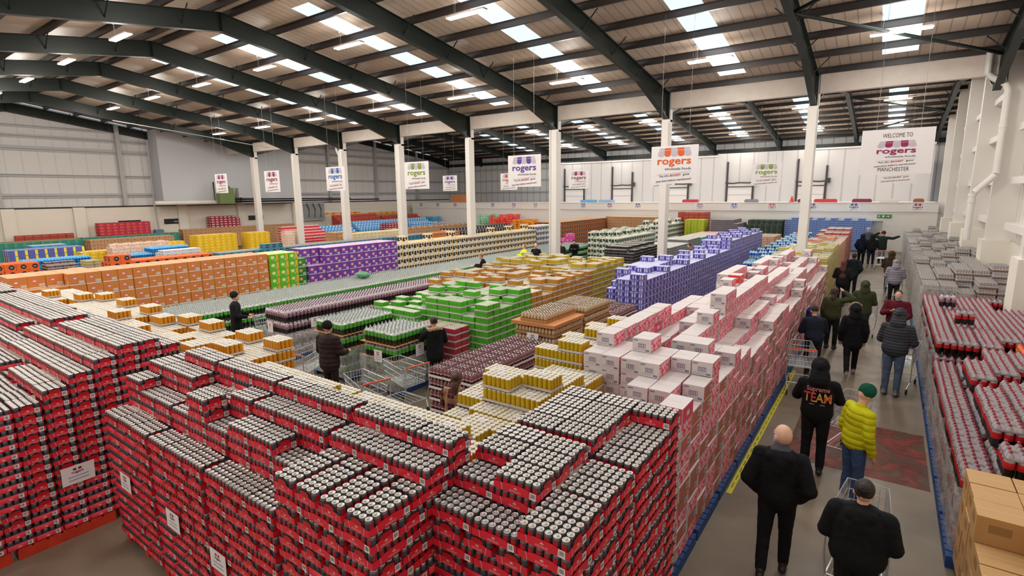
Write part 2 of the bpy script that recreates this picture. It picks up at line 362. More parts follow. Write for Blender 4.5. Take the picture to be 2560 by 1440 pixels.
# far wall, set back behind the low ledge wall
struct(MB().box(XL-.3, -30.8, 54, 54.3, 0, 9.6, M['clad2']).build('wall_back_left'))
for z in (4.5, 5.9, 7.2): struct(MB().box(XL, -30.8, 53.85, 54, z, z+.14, M['rail']).build('trim_%d' % n_t)); n_t += 1
b = MB().box(-30.8, -13.4, 52, 52.3, 3, 7.55, M['panel']).box(-13.4, XR-.9, 52, 52.3, 3, 7.75, M['panel']); struct(b.build('wall_back'))
struct(MB().box(-30.8, -13.4, 51.9, 52.0, 7.5, 7.62, M['white']).box(-5.5, XR-.9, 51.9, 52.0, 7.7, 7.82, M['white']).build('trim_%d' % n_t)); n_t += 1
struct(MB().box(XL, XR, 54.3, 54.4, 3, 9.2, M['clad2']).build('wall_back_upper'))
struct(MB().box(XL, XR, 53.7, 53.95, 7.9, 8.25, M['green']).build('beam'))
b = MB().box(-47.5, 2.7, 46, 46.25, 0, 3.42, M['white']).box(-47.5, 2.7, 45.93, 46, 2.78, 3.42, M['white']).box(-47.5, 2.7, 45.9, 46.3, 3.4, 3.45, M['white'])
struct(b.build('wall_back_low')); struct(MB().box(-47.5, 2.7, 46.2, 52, 3.2, 3.4, M['white']).build('slab'))
struct(MB().box(-1.5, -.3, 45.88, 46, 2.1, 2.16, M['rail']).box(-1.5, -.3, 45.97, 46.0, 0, 2.1, M['panel']).build('door_1'))
# right wall
struct(MB().box(XR, XR+.3, -4, 54.4, 0, 2.6, M['block']).build('wall_right')); struct(MB().box(XR+.05, XR+.3, -4, 54.4, 2.6, 11.2, ribbed('white_side_panel', (226, 220, 214), 1, .55, .4, .5, (196, 190, 184))).build('wall_right_upper'))
for y in (11.5, 17.7, 24, 29.8, 35.5, 41.5, 47.5):
    f = ROOF1 if y < 24 else ROOF2
    struct(MB().box(XR-.62, XR+.1, y-.16, y+.16, 2.6, f(y)-.3, M['column']).build('column'))
    struct(MB().box(XR-.72, XR+.02, y-.5, y+.5, 0, 2.62, M['block']).build('pillar'))
for y0 in (11.5, 17.7, 24, 29.8, 35.5, 41.5):
    y1 = y0+5.8
    for z in (3.0, 4.45, 6.1, 7.6):
        struct(MB().box(XR-.25, XR+.08, y0+.16, y1-.16, z, z+.22, M['white']).build('trim_%d' % n_t)); n_t += 1
b = MB(); Xp = XR-.72
b.tube([(2.2, 23.75, 8.65), (2.2, 23.75, 8.0), (2.35, 23.75, 7.85), (Xp+.05, 23.65, 7.6), (Xp+.12, 23.6, 7.4), (Xp+.12, 23.6, 4.9), (Xp+.1, 23.6, 4.75), (Xp-.35, 23.6, 4.2), (Xp-.4, 23.6, 4.05), (Xp-.4, 23.6, 2.6)], .1, M['pipe'], 12)
for z in (4.85, 4.1, 3.9, 6.3): b.tube([(Xp+(.12 if z > 4.5 else -.4), 23.6, z-.05), (Xp+(.12 if z > 4.5 else -.4), 23.6, z+.05)], .115, M['pipe'], 12)
tag(b.build('drain_pipe', smooth=False), 'white cranked downpipe on the wall column beside the end of the valley beam', 'pipe')
struct(MB().box(XL-.3, XR+.3, -4.2, -4, 0, 11, M['white']).build('wall_front'))

# ------------------------------------------------------------------ lamps
lm = mat('lit_lamp_tube', (255, 244, 220), .5, emit=((255, 240, 210), 14)); lm.cycles.emission_sampling = 'NONE'
def make_lamp(wire=.55):
    r = empty('hanging_lamp', (0, 0, 0))
    MB().box(-.76, .76, -.11, .11, .0, .05, mat('lamp_housing', (226, 214, 216), .4)).build('housing', r)
    b = MB()
    for q in (-.075, 0, .075): b.box(-.74, .74, q-.032, q+.032, -.022, -.001, lm)
    b.build('tube', r)
    MB().tube([(-.5, 0, .05), (-.5, 0, wire)], .003, M['steel'], 4).build('hanging_wire', r); MB().tube([(.5, 0, .05), (.5, 0, wire)], .003, M['steel'], 4).build('hanging_wire', r)
    MB().tube([(-.5, 0, wire), (-.43, 0, wire-.1), (-.46, 0, .05)], .005, M['white'], 5).lathe(-.5, 0, [(0, wire-.03), (.04, wire-.03), (.04, wire+.02), (0, wire+.02)], 10, M['white']).build('cable', r)
    return r
lampo = make_lamp(); first = True
rown = {20.0: 'valley-side row of the near roof', 13.65: 'upper row of the near roof', 8.3: 'row past the ridge', 2.2: 'row beyond the ridge near the viewer', 43.8: 'upper row of the far roof', 50.2: 'lower row by the far wall', 34.5: 'far roof row just past the ridge', 28.2: 'far roof row next to the valley'}
cnt = {}
for (x, y, z) in LAMPS:
    if y < 3 or (y == 8.3 and x > -20) or (y in (28.2, 34.5)) or (y == 13.65 and x > -5): continue
    o = lampo if first else copy_tree(lampo); first = False
    o.location = (x, y, z); k = cnt.get(y, 0); cnt[y] = k+1
    tag(o, 'lit hanging tube lamp, %s, %s from its aisle end' % (rown[y], nth(k)), 'lamp', 'hanging lamps in the '+rown[y])

# ------------------------------------------------------------------ banners with the shop logo
def logo(b, cx, z, w, y, colour, ink, full=True, zt=None):
    """awning of five scallops over the name; w = width of the awning"""
    gm = mat('banner_grey_mauve', (196, 186, 198), .6); s = w/5; o = (cx-w/2, y, z); ex, ey = (1, 0, 0), (0, 0, 1)
    for k in range(5):
        m = colour if k in (1, 3) else gm; x0 = k*s; pts = []
        top = w*.19; inset = (k-2)*.018*w
        pts = [(x0+s*.5+(x0+s*.0-x0)*0-s*.46, 0)]
        n = 8; arc = [(x0+s/2 + s*.47*math.cos(math.pi+math.pi*q/n), -w*.03 - s*.42*math.sin(math.pi*q/n)*.9) for q in range(n+1)]
        tl = (x0+s*.04 + (2-k)*.012*w, top); tr_ = (x0+s*.96 + (2-k)*.012*w, top)
        if k == 0: tl = (tl[0]+s*.16, top)
        if k == 4: tr_ = (tr_[0]-s*.16, top)
        b.poly(arc + [tr_, tl], o, ex, ey, m, .006+.0004*k)
        b.poly([(x0+s*.03, w*.105), (x0+s*.97, w*.105), (x0+s*.97, w*.115), (x0+s*.03, w*.115)], o, ex, ey, M['paper'], .009)
    b.text('rogers', w*.36, (cx, y, z-w*.37), ex, ey, colour, bold=.022, off=.007, width=w*1.0)
    if full:
        b.text('wholesale foods', w*.12, (cx+w*.5, y, z-w*.57), ex, (0, 0, 1), ink, bold=.004, align='RIGHT', off=.007)
        e1, e2 = Vector((1, 0, .09)), Vector((-.09, 0, 1))
        b.poly([(-.5*w, 0), (.5*w, 0), (.5*w, .006*w), (-.5*w, .006*w)], (cx, y, z-w*.69), e1, e2, ink, .007)
        b.text("The UK's", w*.105, (cx-w*.43, y, z-w*.83), e1, e2, ink, bold=.012, align='LEFT', off=.007, width=w*.3)
        b.text('BIGGEST', w*.105, (cx+w*.06, y, z-w*.787), e1, e2, mat('banner_brick_red', (176, 52, 40), .6), bold=.02, off=.007, width=w*.32)
        b.text('gone', w*.105, (cx+w*.37, y, z-w*.76), e1, e2, ink, bold=.012, off=.007, width=w*.19)
        b.text('past best before warehouse!', w*.1, (cx, y, z-w*.955), e1, e2, ink, bold=.012, off=.007, width=w*1.04)
INK = mat('banner_ink', (62, 58, 62), .6)
BC = {k: mat('banner_'+k, v, .55) for k, v in dict(magenta=(150, 22, 90), orange=(222, 96, 34), purple=(84, 60, 150), green=(122, 150, 46), blue=(30, 98, 176), maroon=(138, 30, 70), red=(206, 66, 40), grey=(120, 122, 126), navy=(44, 50, 110)).items()}
def banner(cx, y, z0, z1, w, colour, label, grp, welcome=False, top=None):
    r = empty('hanging_banner', (cx, y, z0))
    b = MB().box(-w/2, w/2, -.004, .004, 0, z1-z0, M['paper'])
    def scaled(z0_, lw_, kz):
        k0 = len(b.v); logo(b, 0, 0, lw_, -.004, BC[colour], INK); b.v[k0:] = [(x_, y_, z0_+z_*kz) for x_, y_, z_ in b.v[k0:]]
    if welcome:
        b.text('WELCOME TO', .15, (0, -.004, z1-z0-.21), (1, 0, 0), (0, 0, 1), INK, off=.004, width=.62); pass
        b.text('MANCHESTER', .14, (-.02, -.004, .08), (1, 0, 0), (0, 0, 1), INK, off=.004, width=.66); scaled(z1-z0-.4, .82, .66)
    else: scaled((z1-z0)*.94-.19*1.08*.83, 1.08, .83)
    b.build('sheet', r)
    for s_ in (-.3, .3): MB().tube([(s_*w, 0, z1-z0), (s_*w, 0, (top or 8.9)-z0)], .004, M['steel'], 4).build('hanging_wire', r)
    tag(r, label, 'sign', grp)
banner(0, 17, 4.7, 5.83, 1.52, 'magenta', 'white welcome banner with a magenta awning logo hanging over the aisle', None, True, ROOF1(17))
for k, (c, t) in enumerate([('orange', 'orange'), ('purple', 'purple'), ('green', 'green'), ('blue', 'blue'), ('maroon', 'maroon'), ('magenta', 'dark magenta')]):
    banner(-5.72-k*BAY, 17, 4.58, 5.76, 1.5, c, 'white %s-logo banner, near row of banners, %s from the aisle' % (t, nth(k)), 'near row of hanging banners', top=ROOF1(17))
for k, (c, t) in enumerate([('navy', 'navy'), ('green', 'olive green'), ('blue', 'blue'), ('maroon', 'crimson'), ('red', 'red'), ('purple', 'violet')]):
    banner(.1-k*5.76, 32, 4.62, 5.82, 1.5, c, 'white %s-logo banner, far row of banners, %s from the aisle' % (t, nth(k)), 'far row of hanging banners', top=ROOF2(32))
cols_ = ['maroon', 'navy', 'navy', 'red', 'blue', 'grey', 'navy', 'navy', 'maroon', 'navy', 'grey', 'magenta', 'navy', 'maroon', 'navy', 'blue']
for k, x in enumerate([1.57, -2.12, -4.79, -7.55, -10.35, -13.1, -16, -18.6, -21.36, -24.13, -29.6, -32.3, -35.1, -40.5, -43.2, -45.9]):
    b = MB().box(-.4, .4, -.004, .004, 0, .62, M['paper']); logo(b, 0, .42, .56, -.004, BC[cols_[k]], INK, False)
    b.poly([(-.25, .08), (.25, .13), (.25, .15), (-.25, .1)], (0, -.004, 0), (1, 0, 0), (0, 0, 1), INK, .004)
    tag(b.build('logo_sign', loc=(x, 45.92, 2.84)), 'small %s awning logo sign on the ledge wall, %s from the aisle' % (cols_[k], nth(k)), 'sign', 'small logo signs along the ledge wall')
b = MB().box(-.42, .42, -.01, .01, 0, .24, mat('exit_green', (30, 140, 70), .5)); b.poly([(-.12, .05), (.0, .05), (.0, .19), (-.12, .19)], (0, -.01, 0), (1, 0, 0), (0, 0, 1), M['paper'], .004)
b.poly([(.1, .1), (.22, .1), (.22, .05), (.32, .12), (.22, .19), (.22, .14), (.1, .14)], (0, -.01, 0), (1, 0, 0), (0, 0, 1), M['paper'], .004); b.poly([(-.36, .06), (-.3, .06), (-.27, .12), (-.22, .12), (-.25, .17), (-.33, .17)], (0, -.01, 0), (1, 0, 0), (0, 0, 1), M['paper'], .004)
tag(b.build('exit_sign', loc=(-.25, 45.95, 2.35)), 'small green and white exit sign above the door in the far wall', 'sign')
# roller gate rails on the white far wall
for k, (a, c) in enumerate([(-29.6, -27.2), (-23.9, -21.7), (-18.2, -16.0), (-12.45, -10.2), (-6.7, -4.55)]):
    r = empty('door_track', (0, 51.95, 0)); d = mat('dark_track', (58, 52, 52), .5)
    for x in (a, c): MB().box(x-.07, x+.07, -.1, 0, 3.4, 7.0 - (0 if x == a else .6), d).build('rail', r)
    b = MB().tube([(a-.1, -.15, 5.1), (a+.5, -.2, 5.05), ((a+c)/2, -.2, 5.12), (c-.4, -.2, 5.08), (c+.2, -.15, 5.15)], .06, d, 8); b.build('spring_bar', r)
    MB().box(a+.1, c-.1, -.04, 0, 3.4, 5.0, mat('gate_panel', (214, 208, 208), .5)).box(a+.1, c-.1, -.06, -.04, 4.7, 4.78, d).box(a+.1, c-.1, -.06, -.04, 4.0, 4.05, M['rail']).build('shutter', r)
    MB().box(c-.02, c+.32, -.25, -.05, 4.95, 5.35, d).build('motor', r)
    tag(r, 'dark roller gate track on the white far wall, %s counted from the left corner' % nth(k), 'gate track', 'roller gate tracks on the far wall')
# pipework and dark service openings at the left wall
d = M['dark']; b = MB()
b.tube([(XL+2.2, 22.3, 5.6), (XL+2.2, 22.3, 3.95), (XL+2.2, 40, 3.95)], .07, d, 6).tube([(XL+2.4, 22.8, 5.6), (XL+2.4, 22.8, 4.15), (XL+2.4, 36, 4.1)], .07, d, 6).tube([(XL+2.2, 24.5, 3.95), (XL+2.2, 24.5, 4.4)], .05, d, 6)
tag(b.build('pipework'), 'black pipes running along the top of the low white wall at the left end', 'pipework')
tag(MB().tube([(XL+2.1, 17.8, 3.93), (XL+2.1, 23.3, 3.93)], .17, M['pipe'], 12).build('duct'), 'pale round duct lying on the low wall beneath the white block', 'duct')
r = empty('service_machine', (XL+3.0, 22.8, 3.8)); gm_ = mat('machine_green', (104, 124, 70), .5)
MB().box(-.3, .3, -.6, .6, 0, 1.3, gm_).lathe(0, 0, [(.45, 1.3), (.3, 1.5), (0, 1.55)], 10, gm_).build('tank', r); MB().box(-.3, .3, 1, 2.6, .5, 1.3, M['rail']).box(-.25, -.18, 1, 1.1, 0, .5, d).box(-.25, -.18, 2.5, 2.6, 0, .5, d).build('frame', r)
tag(r, 'green service machine behind the low wall beside the black pipes', 'machine')
for k, (y, w_) in enumerate([(15.9, 1.5), (19.1, 1.6), (26.2, 1.4)]):
    tag(MB().box(XL, XL+.06, y, y+w_, 2.2, 2.62, d).box(XL+.06, XL+.07, y+.7, y+1.05, 2.35, 2.42, M['rail']).build('wall_panel_box'), 'black letterbox-shaped panel on the low white wall, %s from its near end' % nth(k), 'panel', 'black wall panels')
b = MB().box(XL+.02, XL+.4, 31.6, 34.2, 1.9, 3.7, M['grey']).box(XL+.4, XL+.44, 31.7, 34.1, 2.0, 3.6, mat('cabinet_dim', (150, 152, 152), .5))
for y in (32.2, 32.9, 33.6): b.tube([(XL+.5, y, 2.2), (XL+.5, y+.1, 3.0), (XL+.5, y-.15, 3.6)], .035, d, 5)
tag(b.build('control_cabinet'), 'open grey cabinet of black cables on the low wall behind the blue banner', 'cabinet')
tag(MB().tube([(XL+1.0, 18.2, 8.8), (XL+.6, 18.3, 3.8), (XL+.4, 18.5, 1.6)], .05, M['rail'], 6).box(XL+.1, XL+.5, 18.2, 18.8, .9, 1.8, mat('pump_blue', (96, 132, 160), .5)).build('riser_pipe'), 'grey riser pipe ending in a blue box at the low white wall', 'pipe')


# ------------------------------------------------------------------ people
def capsule(b, p, q, r0, r1, m, sx=1, sy=1, n=12):
    """closed tapered limb between p and q with rounded ends; sx, sy squash the section across / front to back"""
    p, q = Vector(p), Vector(q); d = q-p; L = d.length
    if L < 1e-5: d = Vector((0, 0, 1e-3)); L = 1e-3
    d = d/L; x = Vector((1, 0, 0)) - d*d.x
    if x.length < .1: x = Vector((0, 1, 0)) - d*d.y
    x.normalize(); y = d.cross(x); rings = []
    prof = [(-r0*math.cos(a), r0*math.sin(a)) for a in (.25, .7, 1.15)] + [(0, r0), (L*.5, (r0+r1)/2), (L, r1)] + [(L+r1*math.sin(a), r1*math.cos(a)) for a in (.42, .87, 1.32)]
    k = len(b.v); i = b.mi(m)
    b.v.append(tuple(p-d*r0))
    for t, r in prof: b.v += [tuple(p+d*t+x*r*sx*math.cos(2*math.pi*a/n)+y*r*sy*math.sin(2*math.pi*a/n)) for a in range(n)]
    b.v.append(tuple(q+d*r1)); e = len(b.v)-1
    for a in range(n): b.f.append((k, k+1+(a+1) % n, k+1+a)); b.m.append(i)
    for s in range(len(prof)-1):
        for a in range(n): c = (a+1) % n; b.f.append((k+1+s*n+a, k+1+s*n+c, k+1+(s+1)*n+c, k+1+(s+1)*n+a)); b.m.append(i)
    s = len(prof)-1
    for a in range(n): b.f.append((k+1+s*n+a, k+1+s*n+(a+1) % n, e)); b.m.append(i)
    return b
def ball(b, c, rx, ry, rz, m, n=14, k_=9):
    b.lathe(0, 0, [(0, -1)] + [(math.sin(math.pi*q/k_), -math.cos(math.pi*q/k_)) for q in range(1, k_)] + [(0, 1)], n, m)
    cnt_ = 2+(k_-1)*n; b.v[-cnt_:] = [(c[0]+x*rx, c[1]+y*ry, c[2]+z*rz) for x, y, z in b.v[-cnt_:]]
    return b
def fuse(b, name, parent, voxel, m, smooth=4, rough=None):
    """weld overlapping closed forms into one continuous skin"""
    o = b.build('tmp'); o.data.materials.clear()
    r = o.modifiers.new('r', 'REMESH'); r.mode = 'VOXEL'; r.voxel_size = voxel; r.adaptivity = 0
    s = o.modifiers.new('s', 'SMOOTH'); s.iterations = smooth; s.factor = .5
    if rough:
        t = bpy.data.textures.new('n', 'CLOUDS'); t.noise_scale = rough[0]; t.noise_depth = 3; d = o.modifiers.new('d', 'DISPLACE'); d.texture = t; d.strength = rough[1]; d.mid_level = .5; d.texture_coords = 'LOCAL'
    dg = bpy.context.evaluated_depsgraph_get(); me = bpy.data.meshes.new_from_object(o.evaluated_get(dg)); old = o.data
    bpy.data.objects.remove(o); bpy.data.meshes.remove(old); me.materials.clear(); me.materials.append(m)
    me.polygons.foreach_set('use_smooth', [True]*len(me.polygons)); me.name = name
    o = bpy.data.objects.new(name, me); COL.objects.link(o); o.parent = parent; return o
def cloth(name, rgb, quilt=0, rough=.85, plaid=None, fold=.5):
    m = mat('cloth_'+name, rgb, rough, spec=.25)
    if m.get('done'): return m
    m['done'] = 1; nt = m.node_tree; b = nt.nodes['Principled BSDF']; tc = nt.nodes.new('ShaderNodeTexCoord')
    n = nt.nodes.new('ShaderNodeTexNoise'); n.inputs['Scale'].default_value = 9; n.inputs['Detail'].default_value = 4; n.inputs['Distortion'].default_value = .8; nt.links.new(tc.outputs['Object'], n.inputs['Vector'])
    h = n.outputs[0]
    if quilt:
        s = nt.nodes.new('ShaderNodeSeparateXYZ'); nt.links.new(tc.outputs['Object'], s.inputs[0])
        a = nt.nodes.new('ShaderNodeMath'); a.operation = 'MULTIPLY'; a.inputs[1].default_value = math.pi/quilt; nt.links.new(s.outputs[2], a.inputs[0])
        c = nt.nodes.new('ShaderNodeMath'); c.operation = 'SINE'; nt.links.new(a.outputs[0], c.inputs[0]); d = nt.nodes.new('ShaderNodeMath'); d.operation = 'ABSOLUTE'; nt.links.new(c.outputs[0], d.inputs[0])
        e = nt.nodes.new('ShaderNodeMath'); e.operation = 'POWER'; e.inputs[1].default_value = .5; nt.links.new(d.outputs[0], e.inputs[0])
        f = nt.nodes.new('ShaderNodeMath'); f.operation = 'MULTIPLY_ADD'; f.inputs[1].default_value = .4; nt.links.new(h, f.inputs[0]); nt.links.new(e.outputs[0], f.inputs[2]); h = f.outputs[0]
    bp = nt.nodes.new('ShaderNodeBump'); bp.inputs['Strength'].default_value = fold; bp.inputs['Distance'].default_value = .04; nt.links.new(h, bp.inputs['Height']); nt.links.new(bp.outputs[0], b.inputs['Normal'])
    if plaid:
        s = nt.nodes.new('ShaderNodeSeparateXYZ'); nt.links.new(tc.outputs['Object'], s.inputs[0]); col = None
        def band(ax, pitch, lo, hi):
            d = nt.nodes.new('ShaderNodeMath'); d.operation = 'MULTIPLY'; d.inputs[1].default_value = 1/pitch; nt.links.new(s.outputs[ax], d.inputs[0])
            f = nt.nodes.new('ShaderNodeMath'); f.operation = 'FRACT'; nt.links.new(d.outputs[0], f.inputs[0])
            g = nt.nodes.new('ShaderNodeMath'); g.operation = 'COMPARE'; g.inputs[1].default_value = (lo+hi)/2; g.inputs[2].default_value = (hi-lo)/2; nt.links.new(f.outputs[0], g.inputs[0]); return g.outputs[0]
        prev = None
        for ax, lo, hi, c2, fac in ((0, 0, .42, plaid[0], .55), (2, 0, .42, plaid[0], .55), (0, .68, .74, plaid[1], .8), (2, .68, .74, plaid[1], .8)):
            mx = nt.nodes.new('ShaderNodeMix'); mx.data_type = 'RGBA'; mm = nt.nodes.new('ShaderNodeMath'); mm.operation = 'MULTIPLY'; mm.inputs[1].default_value = fac; nt.links.new(band(ax, .2, lo, hi), mm.inputs[0]); nt.links.new(mm.outputs[0], mx.inputs[0])
            if prev: nt.links.new(prev, mx.inputs[6])
            else: mx.inputs[6].default_value = lin(rgb)
            mx.inputs[7].default_value = lin(c2); prev = mx.outputs[2]
        nt.links.new(prev, b.inputs['Base Color'])
    return m
SKIN = mat('skin', (222, 172, 146), .5); SKIN2 = mat('skin_brown', (170, 118, 90), .5)
ARMS = {  # elbow and wrist offsets from the shoulder, right side (mirrored for the left): across, forward, up
 'down': ((.06, -.03, -.29), (.05, .05, -.55)), 'push': ((.07, .04, -.28), (.0, .3, -.34)), 'pocket': ((.1, -.07, -.28), (.01, .08, -.47)),
 'raise': ((.1, .16, -.05), (-.12, .24, .2)), 'head': ((.27, .02, .08), (.02, .05, .25)), 'raise2': ((.07, .14, -.16), (-.08, .36, -.02)), 'point': ((.26, .06, -.02), (.5, .14, .1)), 'reach': ((.05, .18, -.2), (-.04, .42, -.1)), 'work': ((.08, .12, -.25), (-.06, .36, -.2)), 'hold': ((.08, .08, -.26), (-.1, .3, -.16))}
def hand(b, w, d, side, m, s=1, curl=.5, palm=Vector((0, 0, -1))):
    """palm, four bent fingers of different lengths and a thumb from the side of the palm"""
    w = Vector(w); d = Vector(d).normalized(); x = d.cross(palm)
    if x.length < .1: x = Vector((1, 0, 0))
    x.normalize(); n = x.cross(d).normalized()
    pm = w+d*.045*s; capsule(b, w, w+d*.075*s, .027*s, .036*s, m, 1, .55)
    capsule(b, w+d*.03*s-x*.018*s, w+d*.08*s-x*.022*s, .02*s, .02*s, m, 1, .8); capsule(b, w+d*.03*s+x*.018*s, w+d*.08*s+x*.022*s, .02*s, .02*s, m, 1, .8)
    for k, ln in enumerate((.068, .078, .072, .055)):
        o = w+d*.088*s+x*(.03-.02*k)*s*side; c = o
        for seg, (fr, a) in enumerate(((.45, .25), (.3, .8), (.25, 1.2))):
            aa = a*curl*1.5; e = c+(d*math.cos(aa)-n*math.sin(aa))*ln*fr*s; capsule(b, c, e, (.0095-.001*seg)*s, (.009-.001*seg)*s, m, n=8); c = e
    t0 = w+d*.03*s+x*.03*s*side; t1 = t0+(d*.6+x*side*.75)*.035*s; t2 = t1+(d*.9+x*side*.2-n*.4*curl)*.034*s
    capsule(b, t0, t1, .014*s, .0115*s, m, n=8); capsule(b, t1, t2, .011*s, .0095*s, m, n=8)
def person(x, y, face, H, label, coat, legs, shoes=(36, 34, 36), arms=('pocket', 'pocket'), head=('hair', (60, 44, 36)), coat_len=.0, bulk=1, quilt=0, stride=0, lean=0, skin=None, near=False, look=0, nod=0, hood=None, fur=None, longhair=None, plaid=None, mask=None, group='shoppers', z=0, back_art=None, collar=None, gloves=None, glasses=False, shadelegs=None):
    sk = skin or SKIN; S = H/1.75; r = empty('person', (x, y, z), face); vx = .009 if near else .016
    if lean: r.rotation_euler.x = 0
    def P(a, b_, c): # lean about the hips
        dz = c-.95
        if dz > 0: b_ = b_+dz*math.sin(lean); c = .95+dz*math.cos(lean)
        return Vector((a, b_, c))*S
    hipw = .09; SH = {s: P(s*.185*(.5+.5*bulk), 0, 1.405) for s in (-1, 1)}
    leg = {}
    for s in (-1, 1):
        st = stride*s; hp = P(s*hipw, 0, .92); an = Vector((s*.1, st*.22 - (.1 if st < 0 else 0)*abs(stride), .085+(.05*abs(stride) if st < 0 else 0)))*S; kn = Vector((s*.1, st*.13+.03, .5))*S; leg[s] = (hp, kn, an)
    EL = {}
    for s, a in ((1, arms[0]), (-1, arms[1])):
        e, w_ = ARMS[a]; EL[s] = (SH[s]+Vector((e[0]*s, e[1], e[2]))*S, SH[s]+Vector((w_[0]*s, w_[1], w_[2]))*S)
    neck, hc = P(0, .0, 1.47), P(0, .025+nod*.04, 1.625)
    # continuous body
    b = MB(); capsule(b, P(0, 0, .95), P(0, .01, 1.1), .125*S, .12*S, sk, 1.15, .8); capsule(b, P(0, .01, 1.1), P(0, 0, 1.36), .12*S, .13*S, sk, 1.2, .75)
    capsule(b, SH[-1], SH[1], .055*S, .055*S, sk); capsule(b, P(0, 0, 1.4), neck+(hc-neck)*.5, .058*S, .052*S, sk)
    for s in (-1, 1):
        hp, kn, an = leg[s]; capsule(b, hp, kn, .08*S, .052*S, sk); capsule(b, kn, an, .05*S, .036*S, sk); capsule(b, an-Vector((0, .03, .03))*S, an+Vector((0, .12, -.055))*S, .035*S, .028*S, sk, 1, .8)
        e, w_ = EL[s]; capsule(b, SH[s], e, .048*S, .04*S, sk); capsule(b, e, w_, .038*S, .026*S, sk)
        if arms[0 if s == 1 else 1] != 'pocket': hand(b, w_, (w_-e), s, sk, S*1.0, .9 if arms[0 if s == 1 else 1] in ('push', 'hold') else .45)
    # head: skull, jaw, nose, ears, lips, brow
    hm = MB(); hs = S*1.08
    ball(hm, (0, -.012, .02), .076, .094, .1, sk); ball(hm, (0, .022, -.045), .058, .062, .062, sk); ball(hm, (0, .052, -.075), .03, .028, .026, sk)
    capsule(hm, (0, .082, .012), (0, .102, -.026), .009, .014, sk, n=8); ball(hm, (0, .074, .03), .05, .02, .012, sk, 10, 6)
    for s in (-1, 1): ball(hm, (s*.077, -.008, -.012), .01, .02, .03, sk, 8, 6); ball(hm, (s*.032, .064, -.018), .02, .016, .016, sk, 8, 6)
    capsule(hm, (-.02, .083, -.052), (.02, .083, -.052), .0075, .0075, sk, n=8)
    lk = Matrix.Rotation(look, 4, 'Z') @ Matrix.Rotation(-nod-lean*.6, 4, 'X')
    HX = Matrix.Translation(hc) @ lk @ Matrix.Scale(hs, 4)
    b.join(hm, HX); fuse(b, 'body', r, vx, sk, 2)
    em = MB()
    for s in (-1, 1): ball(em, (s*.031, .0815, .004), .013, .008, .007, mat('eye_white', (236, 232, 228), .3), 8, 6); ball(em, (s*.031, .0885, .004), .006, .003, .006, mat('iris', (50, 38, 32), .2), 8, 6)
    q = MB().join(em, HX); q.build('eyes', r, smooth=True)
    if near or glasses:
        q = MB(); capsule(q, (-.022, .0895, -.052), (.022, .0895, -.052), .004, .004, mat('lips', (176, 100, 92), .5), n=8); MB().join(q, HX).build('mouth', r, smooth=True)
    def headpart(fn, name, m, v=None, rough=None, smooth=3):
        q = MB(); fn(q); w_ = MB().join(q, HX); return fuse(w_, name, r, v or (.008 if near else .012), m, smooth, rough)
    kind_, hcol = head
    if kind_ == 'hair':
        hmт = mat('hair_%d_%d_%d' % hcol, hcol, .6, bump=(60, .6))
        headpart(lambda q: (ball(q, (0, -.022, .034), .086, .098, .1, hmт), ball(q, (0, -.05, -.01), .078, .065, .075, hmт)), 'hair', hmт, rough=(.03, .012))
    if kind_ == 'bun':
        hmт = mat('hair_%d_%d_%d' % hcol, hcol, .5, bump=(60, .6))
        headpart(lambda q: (ball(q, (0, -.022, .034), .084, .096, .096, hmт), ball(q, (0, -.105, .06), .05, .045, .05, hmт)), 'hair', hmт, rough=(.03, .01))
    if kind_ == 'cropped':
        hmт = mat('hair_%d_%d_%d' % hcol, hcol, .8, bump=(90, .5)); headpart(lambda q: (ball(q, (0, -.026, .03), .08, .089, .092, hmт),), 'hair', hmт)
    if kind_ in ('beanie', 'cap'):
        km = cloth('knit_%d_%d_%d' % hcol, hcol, .012 if kind_ == 'beanie' else 0, .9)
        headpart(lambda q: (ball(q, (0, -.018, .055), .092, .106, .098, km), capsule(q, (-.02, -.02, .045), (.02, -.02, .045), .088, .088, km, 1, 1) if kind_ == 'beanie' else capsule(q, (-.03, .1, .05), (.03, .1, .05), .03, .03, km, 1, .5)), 'woolly_hat' if kind_ == 'beanie' else 'cap', km, rough=(.05, .008) if kind_ == 'beanie' else None)
    if longhair:
        hl = mat('long_hair_%d_%d_%d' % longhair[0], longhair[0], .5, bump=(50, .8)); ln = longhair[1]
        headpart(lambda q: (ball(q, (0, -.03, .03), .09, .095, .1, hl), capsule(q, (0, -.07, -.02), (0, -.115, -ln), .085, .1 if not longhair[2] else .035, hl, 1, .5), capsule(q, (0, -.11, -ln*.55), (.01, -.12, -ln-.04), .07, .03, hl, 1, .6)), 'long_hair', hl, rough=(.05, .03))
    # clothes
    cn = '%d_%d_%d_%s' % (*coat, 'q' if quilt else 'p'); cm = cloth(cn if not plaid else cn+'_plaid', coat, quilt, .75 if quilt else .9, plaid, (.4 if near else .5) if quilt else .5); k = bulk
    b = MB(); hem = .88-coat_len
    capsule(b, P(0, 0, 1.33), P(0, .005, 1.08), .155*k*S, .15*k*S, cm, 1.22, .82, 16); capsule(b, P(0, .005, 1.12), P(0, 0, hem+.1), .15*k*S, .162*k*S, cm, 1.2, .86, 16)
    capsule(b, SH[-1], SH[1], .068*k*S, .068*k*S, cm); capsule(b, P(0, -.01, 1.38), P(0, 0, 1.46), .1*S, .072*S, cm, 1.1, .9)
    for s in (-1, 1):
        e, w_ = EL[s]; capsule(b, SH[s], e, .07*k*S, .066*k*S, cm); capsule(b, e, e+(w_-e)*(.93 if arms[0 if s == 1 else 1] != 'pocket' else 1.05), .069*k*S, .052*k*S, cm)
